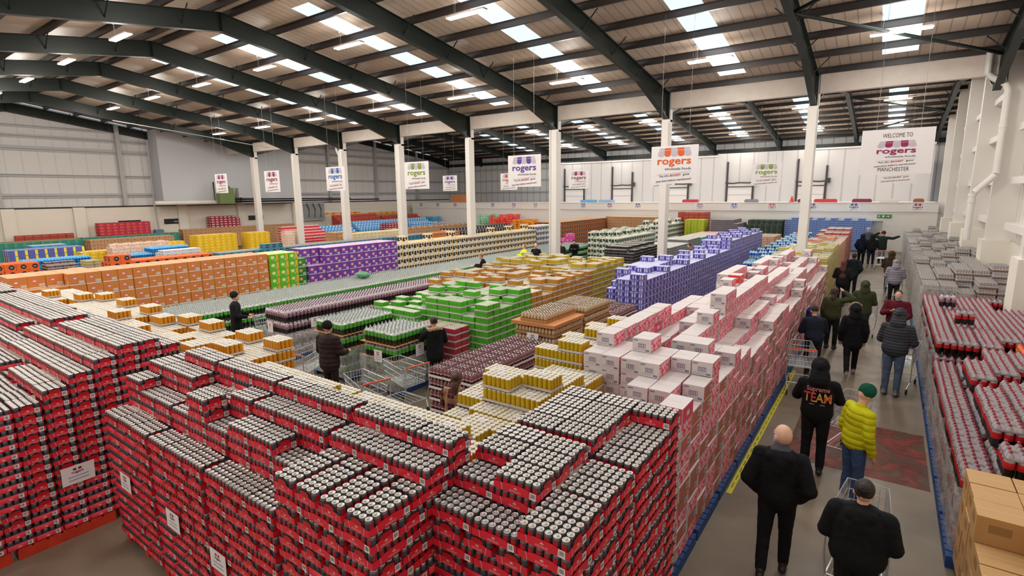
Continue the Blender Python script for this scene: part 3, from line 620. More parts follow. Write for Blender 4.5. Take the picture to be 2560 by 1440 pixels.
    if hood == 'up':
        q = MB(); ball(q, (0, -.035, .03), .115, .118, .128, cm); capsule(q, (0, -.06, -.06), (0, -.06, -.14), .105, .12, cm, 1.1, .9); ball(q, (0, -.14, .04), .05, .05, .06, cm)
        b.join(q, HX)
    if hood == 'down':
        capsule(b, P(-.08, -.09, 1.44), P(.08, -.09, 1.44), .065*S, .065*S, cm); capsule(b, P(-.1, -.04, 1.47), P(.1, -.04, 1.47), .05*S, .05*S, cm); capsule(b, P(0, -.12, 1.4), P(0, -.13, 1.3), .07*S, .045*S, cm, 1.4, .7)
    co = fuse(b, 'coat', r, .013 if near else .018, cm, 3, (.16, .022) if near else (.2, .015))
    if hood == 'up':   # the opening of the hood leaves the face free
        me = co.data; inv = HX.inverted(); import bmesh
        bm_ = bmesh.new(); bm_.from_mesh(me)
        dl = [v for v in bm_.verts if (lambda c: c.y > .055 and abs(c.x) < .085 and -.1 < c.z < .11 and (c.y-.05)*1.2+.001 > 0)(inv @ v.co)]
        bmesh.ops.delete(bm_, geom=dl, context='VERTS'); bm_.to_mesh(me); bm_.free()
    if fur:
        fm = mat('fur_%d_%d_%d' % fur, fur, .95, bump=(45, 1)); q = MB(); 
        if hood == 'up': q.tube([(.105*math.cos(a), .05-.03*math.sin(a), .02+.125*math.sin(a)) for a in [2*math.pi*t/16 for t in range(16)]], .032, fm, 8, True); w_ = MB().join(q, HX)
        else: w_ = MB().tube([P(.14*math.cos(a), -.05+.085*math.sin(a), 1.475-.03*math.sin(a)) for a in [2*math.pi*t/16 for t in range(16)]], .045*S, fm, 8, True)
        fuse(w_, 'fur_trim', r, .01, fm, 1, (.022, .05))
    if collar:
        gm = cloth('collar_%d_%d_%d' % collar, collar); b = MB(); capsule(b, P(-.05, -.03, 1.475), P(.05, -.03, 1.475), .068*S, .068*S, gm, 1, 1); capsule(b, P(0, .01, 1.5), P(0, 0, 1.46), .085*S, .1*S, gm, 1, .95); fuse(b, 'scarf', r, .012, gm, 2, (.05, .02))
    lgm = cloth('legs_%d_%d_%d' % legs, legs, fold=.7); b = MB()
    for s in (-1, 1):
        hp, kn, an = leg[s]; capsule(b, hp+Vector((0, 0, .03)), kn, .1*S*(.6+.4*k), .072*S, lgm); capsule(b, kn, an+Vector((0, 0, .04))*S, .07*S, .058*S, lgm)
    capsule(b, P(-.05, 0, .93), P(.05, 0, .93), .12*S, .12*S, lgm, 1, 1)
    fuse(b, 'trousers', r, .013 if near else .018, lgm, 2, (.09, .012))
    shm = mat('shoe_%d_%d_%d' % shoes, shoes, .5); sol = mat('shoe_sole', (190, 186, 180), .6)
    for s in (-1, 1):
        an = leg[s][2]; b = MB(); capsule(b, an+Vector((0, -.05, -.03))*S, an+Vector((0, .14, -.045))*S, .045*S, .038*S, shm, 1, .95); capsule(b, an+Vector((0, -.02, .03))*S, an+Vector((0, 0, -.02))*S, .045*S, .045*S, shm)
        b.v = [(a_, c_, max(z_, an.z-.083*S)) for a_, c_, z_ in b.v]
        fuse(b, 'shoe', r, .01, shm, 1)
    if mask:
        q = MB(); q.add([(.066*math.sin(a), .1*math.cos(a)+.008*math.cos(a*2), z_) for z_ in (-.07, -.03, .0) for a in (-1.2, -.8, -.4, 0, .4, .8, 1.2)], [(i, i+1, i+8, i+7) for i in range(13) if i != 6], mat('mask_blue', mask, .6)); MB().join(q, HX).build('face_mask', r, smooth=True)
    if glasses:
        q = MB()
        for s in (-1, 1): q.tube([(s*.032+.022*math.cos(a), .098, .004+.018*math.sin(a)) for a in [2*math.pi*t/10 for t in range(10)]], .003, M['dark'], 5, True); q.tube([(s*.05, .098, .008), (s*.078, .0, .008)], .003, M['dark'], 5)
        MB().join(q, HX).build('glasses', r)
    if back_art:
        b = MB()
        for t, h_, zz, wd, mm in back_art: b.text(t, h_, P(0, -.162*k, zz), (1, 0, 0), (0, 0, 1), mm, bold=.02, off=.001, width=wd)
        b.v = [(vx_, vy_-.012*S+abs(vx_)*abs(vx_)*1.1, vz_) for vx_, vy_, vz_ in b.v]
        b.build('back_print', r)
    tag(r, label, 'person', group); return r

# ------------------------------------------------------------------ shopping trolleys
def make_trolley():
    r = empty('shopping_trolley', (0, 0, 0)); st = mat('chrome_wire', (206, 210, 212), .3, .45); b = MB()
    def sec(t, z): # basket tapers to the front; returns half width and y
        return (.27-.06*t, -.1+.85*t)
    for z, w0, w1, y0, y1 in ((.98, .28, .2, -.12, .78), (.86, .27, .19, -.1, .77), (.74, .26, .185, -.08, .76), (.62, .25, .18, -.06, .75)):
        b.tube([(-w0, y0, z), (w0, y0, z), (w1, y1, z), (-w1, y1, z)], .006, st, 4, True)
    for q in range(16):
        t = q/15; y = -.1+.87*t; w_ = .275-.08*t
        b.tube([(-w_, y, .98), (-w_+.03, y+.02-.03*t, .6), (w_-.03, y+.02-.03*t, .6), (w_, y, .98)], .0042, st, 3)
    for q in range(7):
        x_ = -.24+.08*q; b.tube([(x_, -.12, .98), (x_*.9, -.06, .6), (x_*.75, .74, .6), (x_*.72, .78, .98)], .0042, st, 3)
    b.build('basket', r); b = MB()
    for s in (-1, 1): b.tube([(s*.27, -.22, 1.03), (s*.27, -.2, .55), (s*.25, -.1, .25), (s*.22, -.2, .12)], .012, st, 6).tube([(s*.25, -.1, .25), (s*.2, .68, .2), (s*.18, .7, .12)], .012, st, 6)
    b.tube([(-.25, -.1, .25), (.25, -.1, .25)], .01, st, 6).tube([(-.2, .68, .2), (.2, .68, .2)], .01, st, 6)
    for q in range(5): b.tube([(-.2+.1*q, -.1, .25), (-.17+.085*q, .68, .2)], .004, st, 4)
    b.build('chassis', r)
    MB().tube([(-.27, -.24, 1.04), (.27, -.24, 1.04)], .016, mat('orange_handle', (232, 92, 40), .4), 8).build('handle', r)
    for x_, y_ in ((-.22, -.2), (.22, -.2), (-.18, .7), (.18, .7)):
        MB().lathe(0, 0, [(0, -.014), (.05, -.014), (.055, 0), (.05, .014), (0, .014)], 12, M['rubber']).build('wheel', r, (x_, y_, .055)).rotation_euler = (0, math.pi/2, 0)
    return r
tro = make_trolley(); _tf = [True]
def trolley(x, y, face, label):
    o = tro if _tf[0] else copy_tree(tro); _tf[0] = False; o.location = (x, y, 0); o.rotation_euler.z = face; tag(o, label, 'trolley', 'shopping trolleys')
def fwd(x, y, face, d): return x-math.sin(face)*d, y+math.cos(face)*d
BK = (22, 21, 24)
W_ = mat('art_white', (226, 210, 200), .6)
person(-.72, 6.05, R(4), 1.8, 'bald person in a black jacket with grey hood and blue face mask, hands in pockets', BK, (20, 20, 24), head=('none', BK), arms=('pocket', 'pocket'), bulk=1.12, quilt=0, near=True, look=R(38), hood='down', collar=(78, 76, 82), mask=(150, 190, 220), stride=.5)
person(.05, 5.5, R(-3), 1.66, 'person in a bulky black jacket with tied dark hair pushing a trolley nearest the viewer', (20, 20, 22), (20, 20, 22), head=('bun', (34, 24, 24)), arms=('push', 'push'), bulk=1.3, near=True, hood='down', nod=.2)
person(-.62, 8.8, R(3), 1.8, 'person in a black hoodie with lettering on the back and a green cap', BK, (24, 23, 26), shoes=(28, 26, 26), head=('cap', (60, 150, 70)), arms=('work', 'work'), bulk=1.12, near=True, hood='up', nod=.3,
       back_art=[('Supreme', .1, 1.35, .3, mat('art_pink', (206, 120, 120), .6)), ('TEAM', .2, 1.19, .36, mat('art_mixed', (214, 176, 60), .6, noise=(14, .06, (206, 60, 60)))), ('- -', .05, 1.14, .2, W_)])
person(-.1, 8.15, R(-52), 1.72, 'person in a bright yellow puffer jacket, green woolly hat and blue jeans', (196, 190, 10), (62, 84, 122), shoes=(200, 192, 186), head=('beanie', (16, 82, 62)), arms=('down', 'down'), bulk=1.06, quilt=.085, near=True, nod=.5, lean=.08)
person(.36, 13.3, R(-14), 1.84, 'person in a dark grey padded hooded jacket and jeans pushing a trolley', (56, 58, 64), (84, 100, 124), shoes=(120, 120, 124), head=('none', BK), arms=('push', 'push'), bulk=1.2, quilt=.06, near=True, hood='up', nod=.2, lean=.12)
person(-.42, 14.3, R(10), 1.7, 'person in a long black parka with a pale fur hood, walking', BK, (22, 22, 26), shoes=(150, 136, 126), head=('none', BK), arms=('down', 'down'), bulk=1.1, coat_len=.2, near=True, hood='up', fur=(176, 150, 122), stride=.8)
person(-1.15, 13.7, R(20), 1.68, 'person in a navy jacket with cropped dark hair leaning over a trolley', (30, 34, 48), (30, 32, 40), head=('cropped', (50, 40, 36)), arms=('push', 'push'), bulk=1.12, lean=.2, nod=.3)
person(-1.42, 15.3, R(-60), 1.32, 'small person in a blue hooded coat beside the pink boxes', (40, 48, 110), (40, 40, 50), head=('hair', (170, 130, 90)), arms=('pocket', 'down'), hood='up', look=R(30))
person(-1.0, 16.5, R(-15), 1.72, 'person in an olive jacket with a hand on the head and a ponytail', (62, 66, 40), (24, 24, 26), head=('hair', (70, 46, 34)), arms=('head', 'down'), longhair=((70, 46, 34), .26, True), bulk=1.1)
person(-.36, 17.9, R(6), 1.74, 'person in an olive green hooded parka walking down the aisle', (60, 66, 42), (24, 24, 26), head=('none', BK), hood='up', arms=('push', 'push'), bulk=1.15, coat_len=.12, stride=.5)
person(.4, 16.6, R(172), 1.76, 'person facing the viewer in a maroon and dark jacket with a black face covering', (92, 22, 36), (30, 30, 34), head=('cropped', (44, 34, 30)), arms=('hold', 'push'), bulk=1.15, look=R(6), mask=(26, 26, 28), nod=.55)
person(-1.2, 23.0, R(4), 1.74, 'person with long auburn hair and a black coat', (26, 24, 28), (24, 24, 26), head=('hair', (96, 50, 32)), longhair=((98, 50, 32), .42, False), arms=('pocket', 'push'), bulk=1.08, coat_len=.08)
person(-1.0, 25.7, R(0), 1.76, 'person in a dark teal jacket with a pale hood lining and short dark hair', (30, 36, 44), (22, 22, 24), head=('hair', (34, 28, 28)), arms=('pocket', 'pocket'), hood='down', coat_len=.12, bulk=1.08)
person(.4, 24.2, R(4), 1.72, 'person in a pale grey puffer jacket with a dark fur hood edge pushing a trolley', (146, 140, 154), (22, 22, 26), head=('none', BK), hood='up', fur=(70, 58, 50), arms=('push', 'push'), bulk=1.25, quilt=.09, nod=.3)
person(.26, 27.4, R(-4), 1.72, 'person in a brown coat with a tan fur hood ahead of the grey puffer jacket', (70, 50, 36), (30, 28, 28), head=('none', BK), hood='up', fur=(150, 112, 62), arms=('push', 'push'), bulk=1.15, coat_len=.1)
person(-1.1, 36.5, R(5), 1.8, 'tall person in a navy hooded coat in the far group', (30, 34, 52), (34, 34, 40), head=('none', BK), hood='up', arms=('pocket', 'pocket'), bulk=1.15)
person(-.62, 36.2, R(0), 1.82, 'person in a black hooded coat and dark jeans in the far group', (26, 26, 30), (34, 40, 60), head=('none', BK), hood='up', arms=('push', 'push'), bulk=1.2, shoes=(130, 130, 132), stride=.4)
person(-.15, 38.2, R(-20), 1.9, 'person in a dark green parka with an arm stretched out to the side', (36, 46, 38), (30, 34, 30), head=('beanie', (96, 44, 50)), arms=('point', 'head'), bulk=1.15, coat_len=.15)
person(-1.0, 42, R(10), 1.86, 'person with a pale bobble hat beyond the far group', (80, 84, 100), (40, 40, 46), head=('beanie', (200, 196, 200)), arms=('pocket', 'pocket'))
trolley(*fwd(.36, 13.3, R(-14), .5), R(-14), 'trolley pushed by the person in the dark grey padded jacket')
trolley(.05, 6.12, R(-3), 'trolley in front of the person nearest the viewer')
trolley(-1.25, 12.4, R(8), 'trolley with an orange handle by the yellow tape')
trolley(-.25, 9.45, R(-10), 'trolley in front of the person in the lettered hoodie')
trolley(.4, 24.9, R(0), 'trolley of the person in the pale grey puffer jacket')
trolley(-.15, 35.2, R(0), 'empty trolley in the far group at the aisle end')
trolley(-.3, 18.6, R(4), 'trolley of the person in the olive green parka')
# inner aisles
person(-14.55, 7.2, R(-35), 1.72, 'person in a long black coat and black woolly hat pushing a trolley', (22, 22, 24), (26, 26, 28), head=('beanie', (26, 30, 32)), arms=('push', 'push'), coat_len=.28, bulk=1.12, near=True, stride=.4)
trolley(-14.25, 7.72, R(-14), 'trolley beside the mauve-labelled bottles')
person(-9.25, 6.4, R(12), 1.75, 'person in a dark brown padded coat and black hat facing the bottle pallets', (48, 34, 32), (44, 36, 30), head=('beanie', (24, 22, 24)), arms=('push', 'push'), coat_len=.12, bulk=1.25, quilt=.1, near=True)
trolley(-10.05, 6.2, R(20), 'trolley with an orange handle before the person in brown')
person(-7.95, 8.2, R(62), 1.66, 'person in a black coat with pale fur hood and glasses holding a can', (24, 23, 26), (24, 24, 26), head=('bun', (30, 26, 26)), arms=('hold', 'raise2'), hood='down', fur=(206, 176, 140), bulk=1.12, coat_len=.15, near=True, glasses=True, nod=.2)
trolley(-7.45, 7.0, R(78), 'trolley carrying a pack of bottles beside the woman with glasses')
person(-5.12, 5.72, R(20), 1.66, 'person in a black, tan and white plaid jacket with tied brown hair', (44, 42, 50), (60, 70, 96), head=('bun', (92, 60, 48)), arms=('work', 'work'), bulk=1.15, near=True, longhair=((92, 60, 48), .16, True), plaid=((196, 150, 110), (170, 60, 50)), nod=.1)
trolley(-7.4, 5.95, R(75), 'trolley in front of the person in the plaid jacket')
b_ = MB()
for i in range(3):
    for j in range(2): b_.lathe(i*.1, j*.1, [(.045, 0), (.046, .2), (.046, .24), (.02, .29), (.018, .32), (0, .32)], 10, mat('clear_bottle', (170, 150, 156), .1, 0, .8))
b_.box(-.05, .25, .0, .1, .02, .09, mat('magenta_can', (196, 20, 70), .3)); tag(b_.build('bottle_pack', loc=(-7.25, 6.0, .28)), 'pack of clear and magenta bottles on the trolley by the cola stack', 'bottle pack')
HV = mat('hi_vis_yellow', (226, 250, 30), .6)
def far(x, y, f_, H_, lab, coat, hd, **k): person(x, y, f_, H_, lab, coat, (36, 36, 40), head=hd, **k)
far(-15.0, 22.2, R(150), 1.8, 'person in a high visibility yellow jacket among the bottle rows', (222, 246, 26), ('cropped', (150, 120, 100)), arms=('work', 'work'))
far(-14.8, 23.0, R(190), 1.78, 'bald person in dark clothes behind the yellow jacket', (30, 30, 36), ('none', BK), arms=('pocket', 'down'))
far(-14.7, 18.6, R(120), 1.7, 'person with a light brown bun bending in the bottle aisle', (24, 24, 26), ('bun', (150, 110, 84)), lean=.25, arms=('work', 'work'))
far(-14.6, 25.2, R(200), 1.72, 'person with short brown hair at the end of the bottle row', (50, 40, 44), ('hair', (70, 50, 44)), arms=('pocket', 'pocket'))
far(-14.7, 27.0, R(200), 1.72, 'person in black stooping beside the pink boxes corner', (20, 20, 24), ('hair', (36, 28, 30)), lean=.3, arms=('work', 'work'))
far(-8.0, 27.4, R(140), 1.75, 'person with thinning dark hair bending behind the lilac packs', (90, 86, 90), ('cropped', (70, 44, 38)), lean=.35, nod=.5, arms=('work', 'work'))
far(-7.9, 32.6, R(-110), 1.86, 'person in a dark navy jacket leaning over the lilac packs', (28, 32, 42), ('hair', (34, 28, 26)), lean=.35, arms=('work', 'work'))
far(-4.45, 28.6, R(195), 1.74, 'person in a light grey hoodie with fair hair behind a trolley', (176, 170, 170), ('hair', (190, 150, 110)), arms=('push', 'push'), bulk=1.1, mask=(40, 40, 44))
far(-4.45, 31.2, R(20), 1.6, 'person in black beside the light grey hoodie', (22, 22, 26), ('none', BK), hood='up')
far(-4.4, 36.2, R(100), 1.82, 'person in black with an orange hood band near the ice blue packs', (28, 26, 28), ('beanie', (240, 96, 40)), arms=('push', 'pocket'))
far(-3.1, 43.0, R(100), 1.8, 'person with an orange-brown hat reaching toward the ice blue packs', (150, 110, 70), ('beanie', (176, 110, 60)), arms=('reach', 'reach'), lean=.3)
far(-8.1, 38.5, R(10), 1.8, 'person in dark clothes past the lilac packs', (50, 50, 56), ('hair', (60, 46, 40)))
trolley(-4.6, 27.6, R(190), 'blue-tinged trolley of the person in the light grey hoodie')
# clear green wrap lying on the bottle row
b_ = MB(); 
for q in range(5): ball(b_, (random.uniform(-.3, .3), random.uniform(-.25, .25), .08), .22, .16, .1, M['white'])
o = fuse(b_, 'crumpled_wrap', None, .02, mat('green_plastic', (96, 150, 112), .2), 1, (.05, .12)); o.location = (-16.8, 13.6, 1.14); tag(o, 'crumpled green plastic wrap lying on the long bottle row', 'plastic wrap')
# things along the ledge above the far wall
for k, (x, w_, c, t) in enumerate([(-23.9, 1.6, (96, 160, 206), 'pale blue'), (-22.0, 1.5, (140, 170, 206), 'grey-blue'), (-14.1, 1.3, (190, 50, 64), 'red'), (-9.2, 1.0, (130, 130, 142), 'grey'), (-5.4, .9, (120, 40, 40), 'dark red'), (-4.0, 1.5, (206, 52, 54), 'bright red'), (-1.7, 1.2, (136, 34, 76), 'plum'), (-.1, 1.1, (214, 206, 200), 'off-white'), (1.6, .6, (150, 90, 60), 'brown')]):
    b_ = MB().rbox(-w_/2, w_/2, -.25, .25, 0, .22, mat('ledge_%s' % t, c, .6), r=.03).box(-w_/2+.06, w_/2-.06, -.2, .2, .22, .27, mat('ledge_%s' % t, c, .6)); 
    tag(b_.build('storage_box', loc=(x, 46.6, 3.42)), '%s storage box on the ledge above the low far wall' % t, 'box')
tag(MB().lathe(0, 0, [(.3, 0), (.3, .03), (.16, .05), (.03, .5), (0, .52)], 14, mat('cone_red', (220, 60, 50), .5)).build('traffic_cone', loc=(-6.3, 46.7, 3.42)), 'small red traffic cone on the ledge of the far wall', 'cone')
tag(MB().box(-1.2, 1.2, -.5, .5, 0, .9, mat('ledge_card', (206, 130, 84), .7)).build('storage_box', loc=(-40.3, 47, 3.42)), 'large orange-brown carton on the ledge at the left end', 'box')
# ------------------------------------------------------------------ goods: one builder per kind of pack
EX, EY, EZ = (1, 0, 0), (0, 1, 0), (0, 0, 1)
def faces4(dx, dy):
    """origin and axes of the four upright faces of a pack centred on 0,0: front (-Y), right (+X), back, left"""
    return [((0, -dy/2, 0), (1, 0, 0), dx), ((dx/2, 0, 0), (0, 1, 0), dy), ((0, dy/2, 0), (-1, 0, 0), dx), ((-dx/2, 0, 0), (0, -1, 0), dy)]
def rect(b, o, ex, x0, x1, z0, z1, m, off=.0015): b.poly([(x0, z0), (x1, z0), (x1, z1), (x0, z1)], o, ex, EZ, m, off)
def barcode(b, o, ex, x, z, w, h, off=.002, frame=M['paper'], bars=7):
    rect(b, o, ex, x, x+w, z, z+h, frame, off)
    for k in range(bars): rect(b, o, ex, x+w*(.12+.76*k/bars), x+w*(.12+.76*(k+.3+.3*(k % 2))/bars), z+h*.25, z+h*.85, M['black'], off+.001)
def bumpy(b, dx, dy, nx, ny, z0, z1, side, top, disc=None, n=3, fr=.93):
    """shrink-wrapped block of round cans: scalloped sides, flat top with the lids showing"""
    rx, ry = dx/nx/2, dy/ny/2; pts = []
    for k in range(nx): pts += [(-dx/2+rx*(2*k+1)+rx*math.cos(math.pi+math.pi*(q+.5)/n), -dy/2+ry+ry*math.sin(math.pi+math.pi*(q+.5)/n)) for q in range(n)]
    for k in range(ny): pts += [(dx/2-rx+rx*math.cos(-math.pi/2+math.pi*(q+.5)/n), -dy/2+ry*(2*k+1)+ry*math.sin(-math.pi/2+math.pi*(q+.5)/n)) for q in range(n)]
    for k in reversed(range(nx)): pts += [(-dx/2+rx*(2*k+1)+rx*math.cos(math.pi*(q+.5)/n), dy/2-ry+ry*math.sin(math.pi*(q+.5)/n)) for q in range(n)]
    for k in reversed(range(ny)): pts += [(-dx/2+rx+rx*math.cos(math.pi/2+math.pi*(q+.5)/n), -dy/2+ry*(2*k+1)+ry*math.sin(math.pi/2+math.pi*(q+.5)/n)) for q in range(n)]
    N = len(pts); zb = z1-.012
    b.add([(x, y, z0) for x, y in pts]+[(x, y, zb) for x, y in pts], [(a, (a+1) % N, (a+1) % N+N, a+N) for a in range(N)], side)
    b.add([(x, y, zb) for x, y in pts]+[(x*.96, y*.95, z1-.004) for x, y in pts], [(a, (a+1) % N, (a+1) % N+N, a+N) for a in range(N)]+[tuple(range(N, 2*N))], top)
    if disc:
        for i in range(nx):
            for j in range(ny):
                b.add([(-dx/2+rx*(2*i+1)+rx*.8*math.cos(math.pi*q/3.5), -dy/2+ry*(2*j+1)+ry*.8*math.sin(math.pi*q/3.5), z1-.001) for q in range(7)], [tuple(range(7))], disc)
    return b
SHOULDER = mat('can_shoulder', (128, 124, 130), .3, .5)
def can_profile(r, h, body, lid, detail=True):
    if detail: return [(r*.8, 0, body), (r*.97, .006, body), (r*.97, h-.02, body), (r*.84, h-.004, SHOULDER), (r*.84, h, lid), (r*.74, h, lid), (r*.72, h-.003, lid), (0, h-.003, lid)]
    return [(r, 0, body), (r, h-.014, body), (r*.84, h, lid), (0, h-.003, lid)]
def tray_walls(b, dx, dy, h, m, t=.004, mid=0):
    """cardboard tray: floor and four low walls, raised in the middle of each side when mid > 0"""
    b.box(-dx/2+t, dx/2-t, -dy/2+t, dy/2-t, 0, .003, m, skip='b')
    for o, ex, w in faces4(dx, dy):
        hw = w/2; out = [(-hw, 0), (hw, 0), (hw, h)] + ([(hw*.62, h), (hw*.5, h+mid*.7), (hw*.3, h+mid), (-hw*.3, h+mid), (-hw*.5, h+mid*.7), (-hw*.62, h)] if mid else []) + [(-hw, h)]
        b.poly(out, o, ex, EZ, m); b.poly([(-x, z) for x, z in out], o, tuple(-c for c in ex), EZ, m, t)
    return b
red = mat('red_tray_card', (222, 38, 58), .45); redl = mat('red_tray_line', (244, 190, 190), .5); cand = mat('dark_can', (74, 72, 80), .3, .1)
canred = mat('can_red_badge', (190, 20, 34), .35)
def crown(b, o, ex, x, z, s, m, off):
    b.poly([(x-s*.5, z), (x+s*.5, z), (x+s*.62, z+s*.55), (x+s*.3, z+s*.3), (x, z+s*.8), (x-s*.3, z+s*.3), (x-s*.62, z+s*.55)], o, ex, EZ, m, off)
def red_faces(b, dx, dy, low=False):
    for o, ex, w in faces4(dx, dy):
        if w < .3:
            for c_, m_, rz_, off_ in ((0, M['dark'], .026, .001), (0, canred, .022, .0018)): b.poly([(c_+.058*math.cos(q*.524), .09+(.0 if m_ is not canred else -.006)+rz_*math.sin(q*.524)) for q in range(12)], o, ex, EZ, m_, off_)
        if not low:
            for s_ in (-1, 1):
                arc = [(s_*(w*.33-.012*math.cos(a)), .0+.066*(a/1.5)) for a in (0, .3, .6, .9, 1.2, 1.45)]
                pts = arc + [(x+s_*.004, z) for x, z in reversed(arc)]
                b.poly(pts if s_ < 0 else pts[::-1], o, ex, EZ, redl, .0014)
            b.text('KINGSLEY', .024, Vector(o)+Vector((0, 0, .012)), ex, EZ, redl, bold=.0, off=.0016, width=.1)
            crown(b, o, ex, 0, .037, .024, redl, .0016)
def red_can_mesh(b, x, y, lo=False, n=12):
    b.lathe(x, y, can_profile(.0318, .115, cand, M['silver'], not lo), n, cand)
DXR, DYR = .392, .258
def build_red(parent=None, cans_apart=False, rot=False):
    r = empty('can_tray', (0, 0, 0)); mt = []
    b = tray_walls(MB(), DXR, DYR, .056, red, mid=.014); red_faces(b, DXR, DYR); b.build('tray', r)
    def one(b, x, y, lo=False):
        red_can_mesh(b, x, y)
        b.add([(x+.0326*math.cos(a), y+.0326*math.sin(a), z) for z in (.05, .09) for a in (-2.2, -1.57, -.95)], [(0,1,4,3), (1,2,5,4)], canred)
    P = [(-DXR/2+.0345+.0646*i, -DYR/2+.0345+.063*j) for i in range(6) for j in range(4)]
    if cans_apart:
        b = MB(); one(b, 0, 0); b.box(-.006, .006, .0, .014, .112, .1165, M['silver']); me = b.mesh('can', True)
        for x, y in P:
            c = bpy.data.objects.new('can', me); COL.objects.link(c); c.parent = r; c.location = (x, y, .004)
    else:
        b = MB()
        for x, y in P: one(b, x, y)
        b.build('cans', r, (0, 0, .004), smooth=True)
    for bo, be, bx in (((.115, -DYR/2, 0), EX, .012), ((DXR/2, .03, 0), EY, .03)):
        b = MB(); barcode(b, bo, be, bx, .004, .05, .055, .003); o = b.build('barcode_label', r); o['label'] = 'white barcode sticker'
    return r
def low_red():
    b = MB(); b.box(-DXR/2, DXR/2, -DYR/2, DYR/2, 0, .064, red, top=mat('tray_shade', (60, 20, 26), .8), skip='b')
    for i in range(6):
        for j in range(4): b.lathe(-DXR/2+.0345+.0646*i, -DYR/2+.0345+.063*j, [(.0308, .06, cand), (.0308, .1, cand), (.0265, .115, SHOULDER), (.0258, .118, M['silver']), (0, .116, M['silver'])], 6, cand)
    for o, ex, w in faces4(DXR, DYR)[:2]: barcode(b, o, ex, w*.2, .004, .05, .05, .002, bars=3); crown(b, o, ex, -.02, .015, .03, redl, .002)
    return b
def canpack(name, body, topc, dx=.398, dy=.266, h=.118, label_top=False, tray=(208, 200, 196), near=False):
    """24 cans on a white card tray; near ones show every can"""
    cm = mat(name+'_can', body, .35, .15); tm = mat(name+'_tray', tray, .6); wt = mat(name+'_film_top', topc, .25); lidm = mat('pale_lid', (216, 206, 188), .35, .2)
    def parts():
        r = empty(name, (0, 0, 0)); tray_walls(MB(), dx, dy, .03, tm).build('tray', r)
        b = MB()
        if near:
            for i in range(6):
                for j in range(4): b.lathe(-dx/2+.0345+.0658*i, -dy/2+.0345+.0657*j, [(.0325, .003, cm), (.0325, h-.018, cm), (.0322, h-.013, wt), (.027, h-.005, lidm), (.025, h-.007, lidm), (0, h-.007, lidm)], 10, cm)
            b.build('cans', r, smooth=True)
            b = MB(); b.box(-.05, .05, -.035, .035, h-.0055, h-.004, M['paper'])
            for k in range(5): b.box(-.035+.015*k, -.03+.015*k+.004*(k % 2), -.02, .02, h-.004, h-.0035, mat('grey_print', (120, 116, 116), .6), skip='b')
            o = b.build('top_label', r); o['label'] = 'white paper label on the film'
        else:
            bumpy(b, dx-.01, dy-.01, 6, 4, .004, h-.004, cm, wt, lidm); b.build('cans', r)
        return r
    def low():
        b = MB().box(-dx/2, dx/2, -dy/2, dy/2, 0, .028, tm, skip='b')
        if near:
            for i in range(6):
                for j in range(4): b.lathe(-dx/2+.0345+.0658*i, -dy/2+.0345+.0657*j, [(.0322, .02, cm), (.0322, h-.015, cm), (.027, h-.004, lidm), (0, h-.005, lidm)], 6, cm)
            return b
        return bumpy(b, dx-.01, dy-.01, 6, 4, .028, h-.004, cm, wt, None, 2)
    return parts, low
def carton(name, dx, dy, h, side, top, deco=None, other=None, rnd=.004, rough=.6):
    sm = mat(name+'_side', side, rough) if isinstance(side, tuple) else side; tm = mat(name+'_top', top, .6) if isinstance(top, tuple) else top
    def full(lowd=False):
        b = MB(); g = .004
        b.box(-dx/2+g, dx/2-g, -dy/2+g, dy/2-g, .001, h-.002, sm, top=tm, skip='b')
        b.poly([(-.5*dx+g, -.004), (.5*dx-g, -.004), (.5*dx-g, .004), (-.5*dx+g, .004)], (0, 0, h-.001), EX, EY, M['tape'], 0) if not lowd else None
        if deco:
            for k, (o, ex, w) in enumerate(faces4(dx-2*g, dy-2*g)): deco(b, o, ex, w, h, k)
        return b
    def parts(): return full().build(name)
    return parts, full
pinkm = mat('pink_print', (226, 112, 130), .5); nt = pinkm.node_tree; bb = nt.nodes['Principled BSDF']
tc = nt.nodes.new('ShaderNodeTexCoord'); vo = nt.nodes.new('ShaderNodeTexVoronoi'); vo.inputs['Scale'].default_value = 24; nt.links.new(tc.outputs['Object'], vo.inputs['Vector'])
rp = nt.nodes.new('ShaderNodeValToRGB'); rp.color_ramp.interpolation = 'CONSTANT'; rp.color_ramp.elements[0].color = lin((196, 24, 60)); rp.color_ramp.elements[1].position = .36; rp.color_ramp.elements[1].color = lin((232, 120, 140))
e = rp.color_ramp.elements.new(.62); e.color = lin((244, 178, 186)); nt.links.new(vo.outputs['Distance'], rp.inputs[0]); nt.links.new(rp.outputs[0], bb.inputs['Base Color'])
redprint = mat('red_fruit_print', (226, 60, 50), .5); blueg = mat('blue_grey_print', (112, 112, 140), .5); gprint = mat('grey_print', (120, 116, 116), .6)
whitec = mat('white_box_card', (214, 202, 200), .55)
def deco_pink(b, o, ex, w, h, k):
    if k in (1, 3):
        rect(b, o, ex, -w/2+.012, w/2-.012, .004, h-.012, pinkm, .001)
        rect(b, o, ex, -w/2+.012, -w/2+.05, .03, h*.6, whitec, .002)
    else:
        rect(b, o, ex, -.05, .055, h*.3, h*.62, blueg, .001)
        for q in range(4): rect(b, o, ex, -.04+.025*q, -.028+.025*q, h*.33, h*.58, whitec, .002)
        rect(b, o, ex, -w*.44, -w*.2, h*.8, h*.88, blueg, .001)
        for q in range(3): rect(b, o, ex, -w*.42, w*(.1+.1*q), h*(.12+.05*q), h*(.13+.05*q), gprint, .001)
        rect(b, o, ex, w*.22, w*.42, h*.08, h*.2, blueg, .001)
kraft = mat('brick_print', (176, 100, 84), .6)
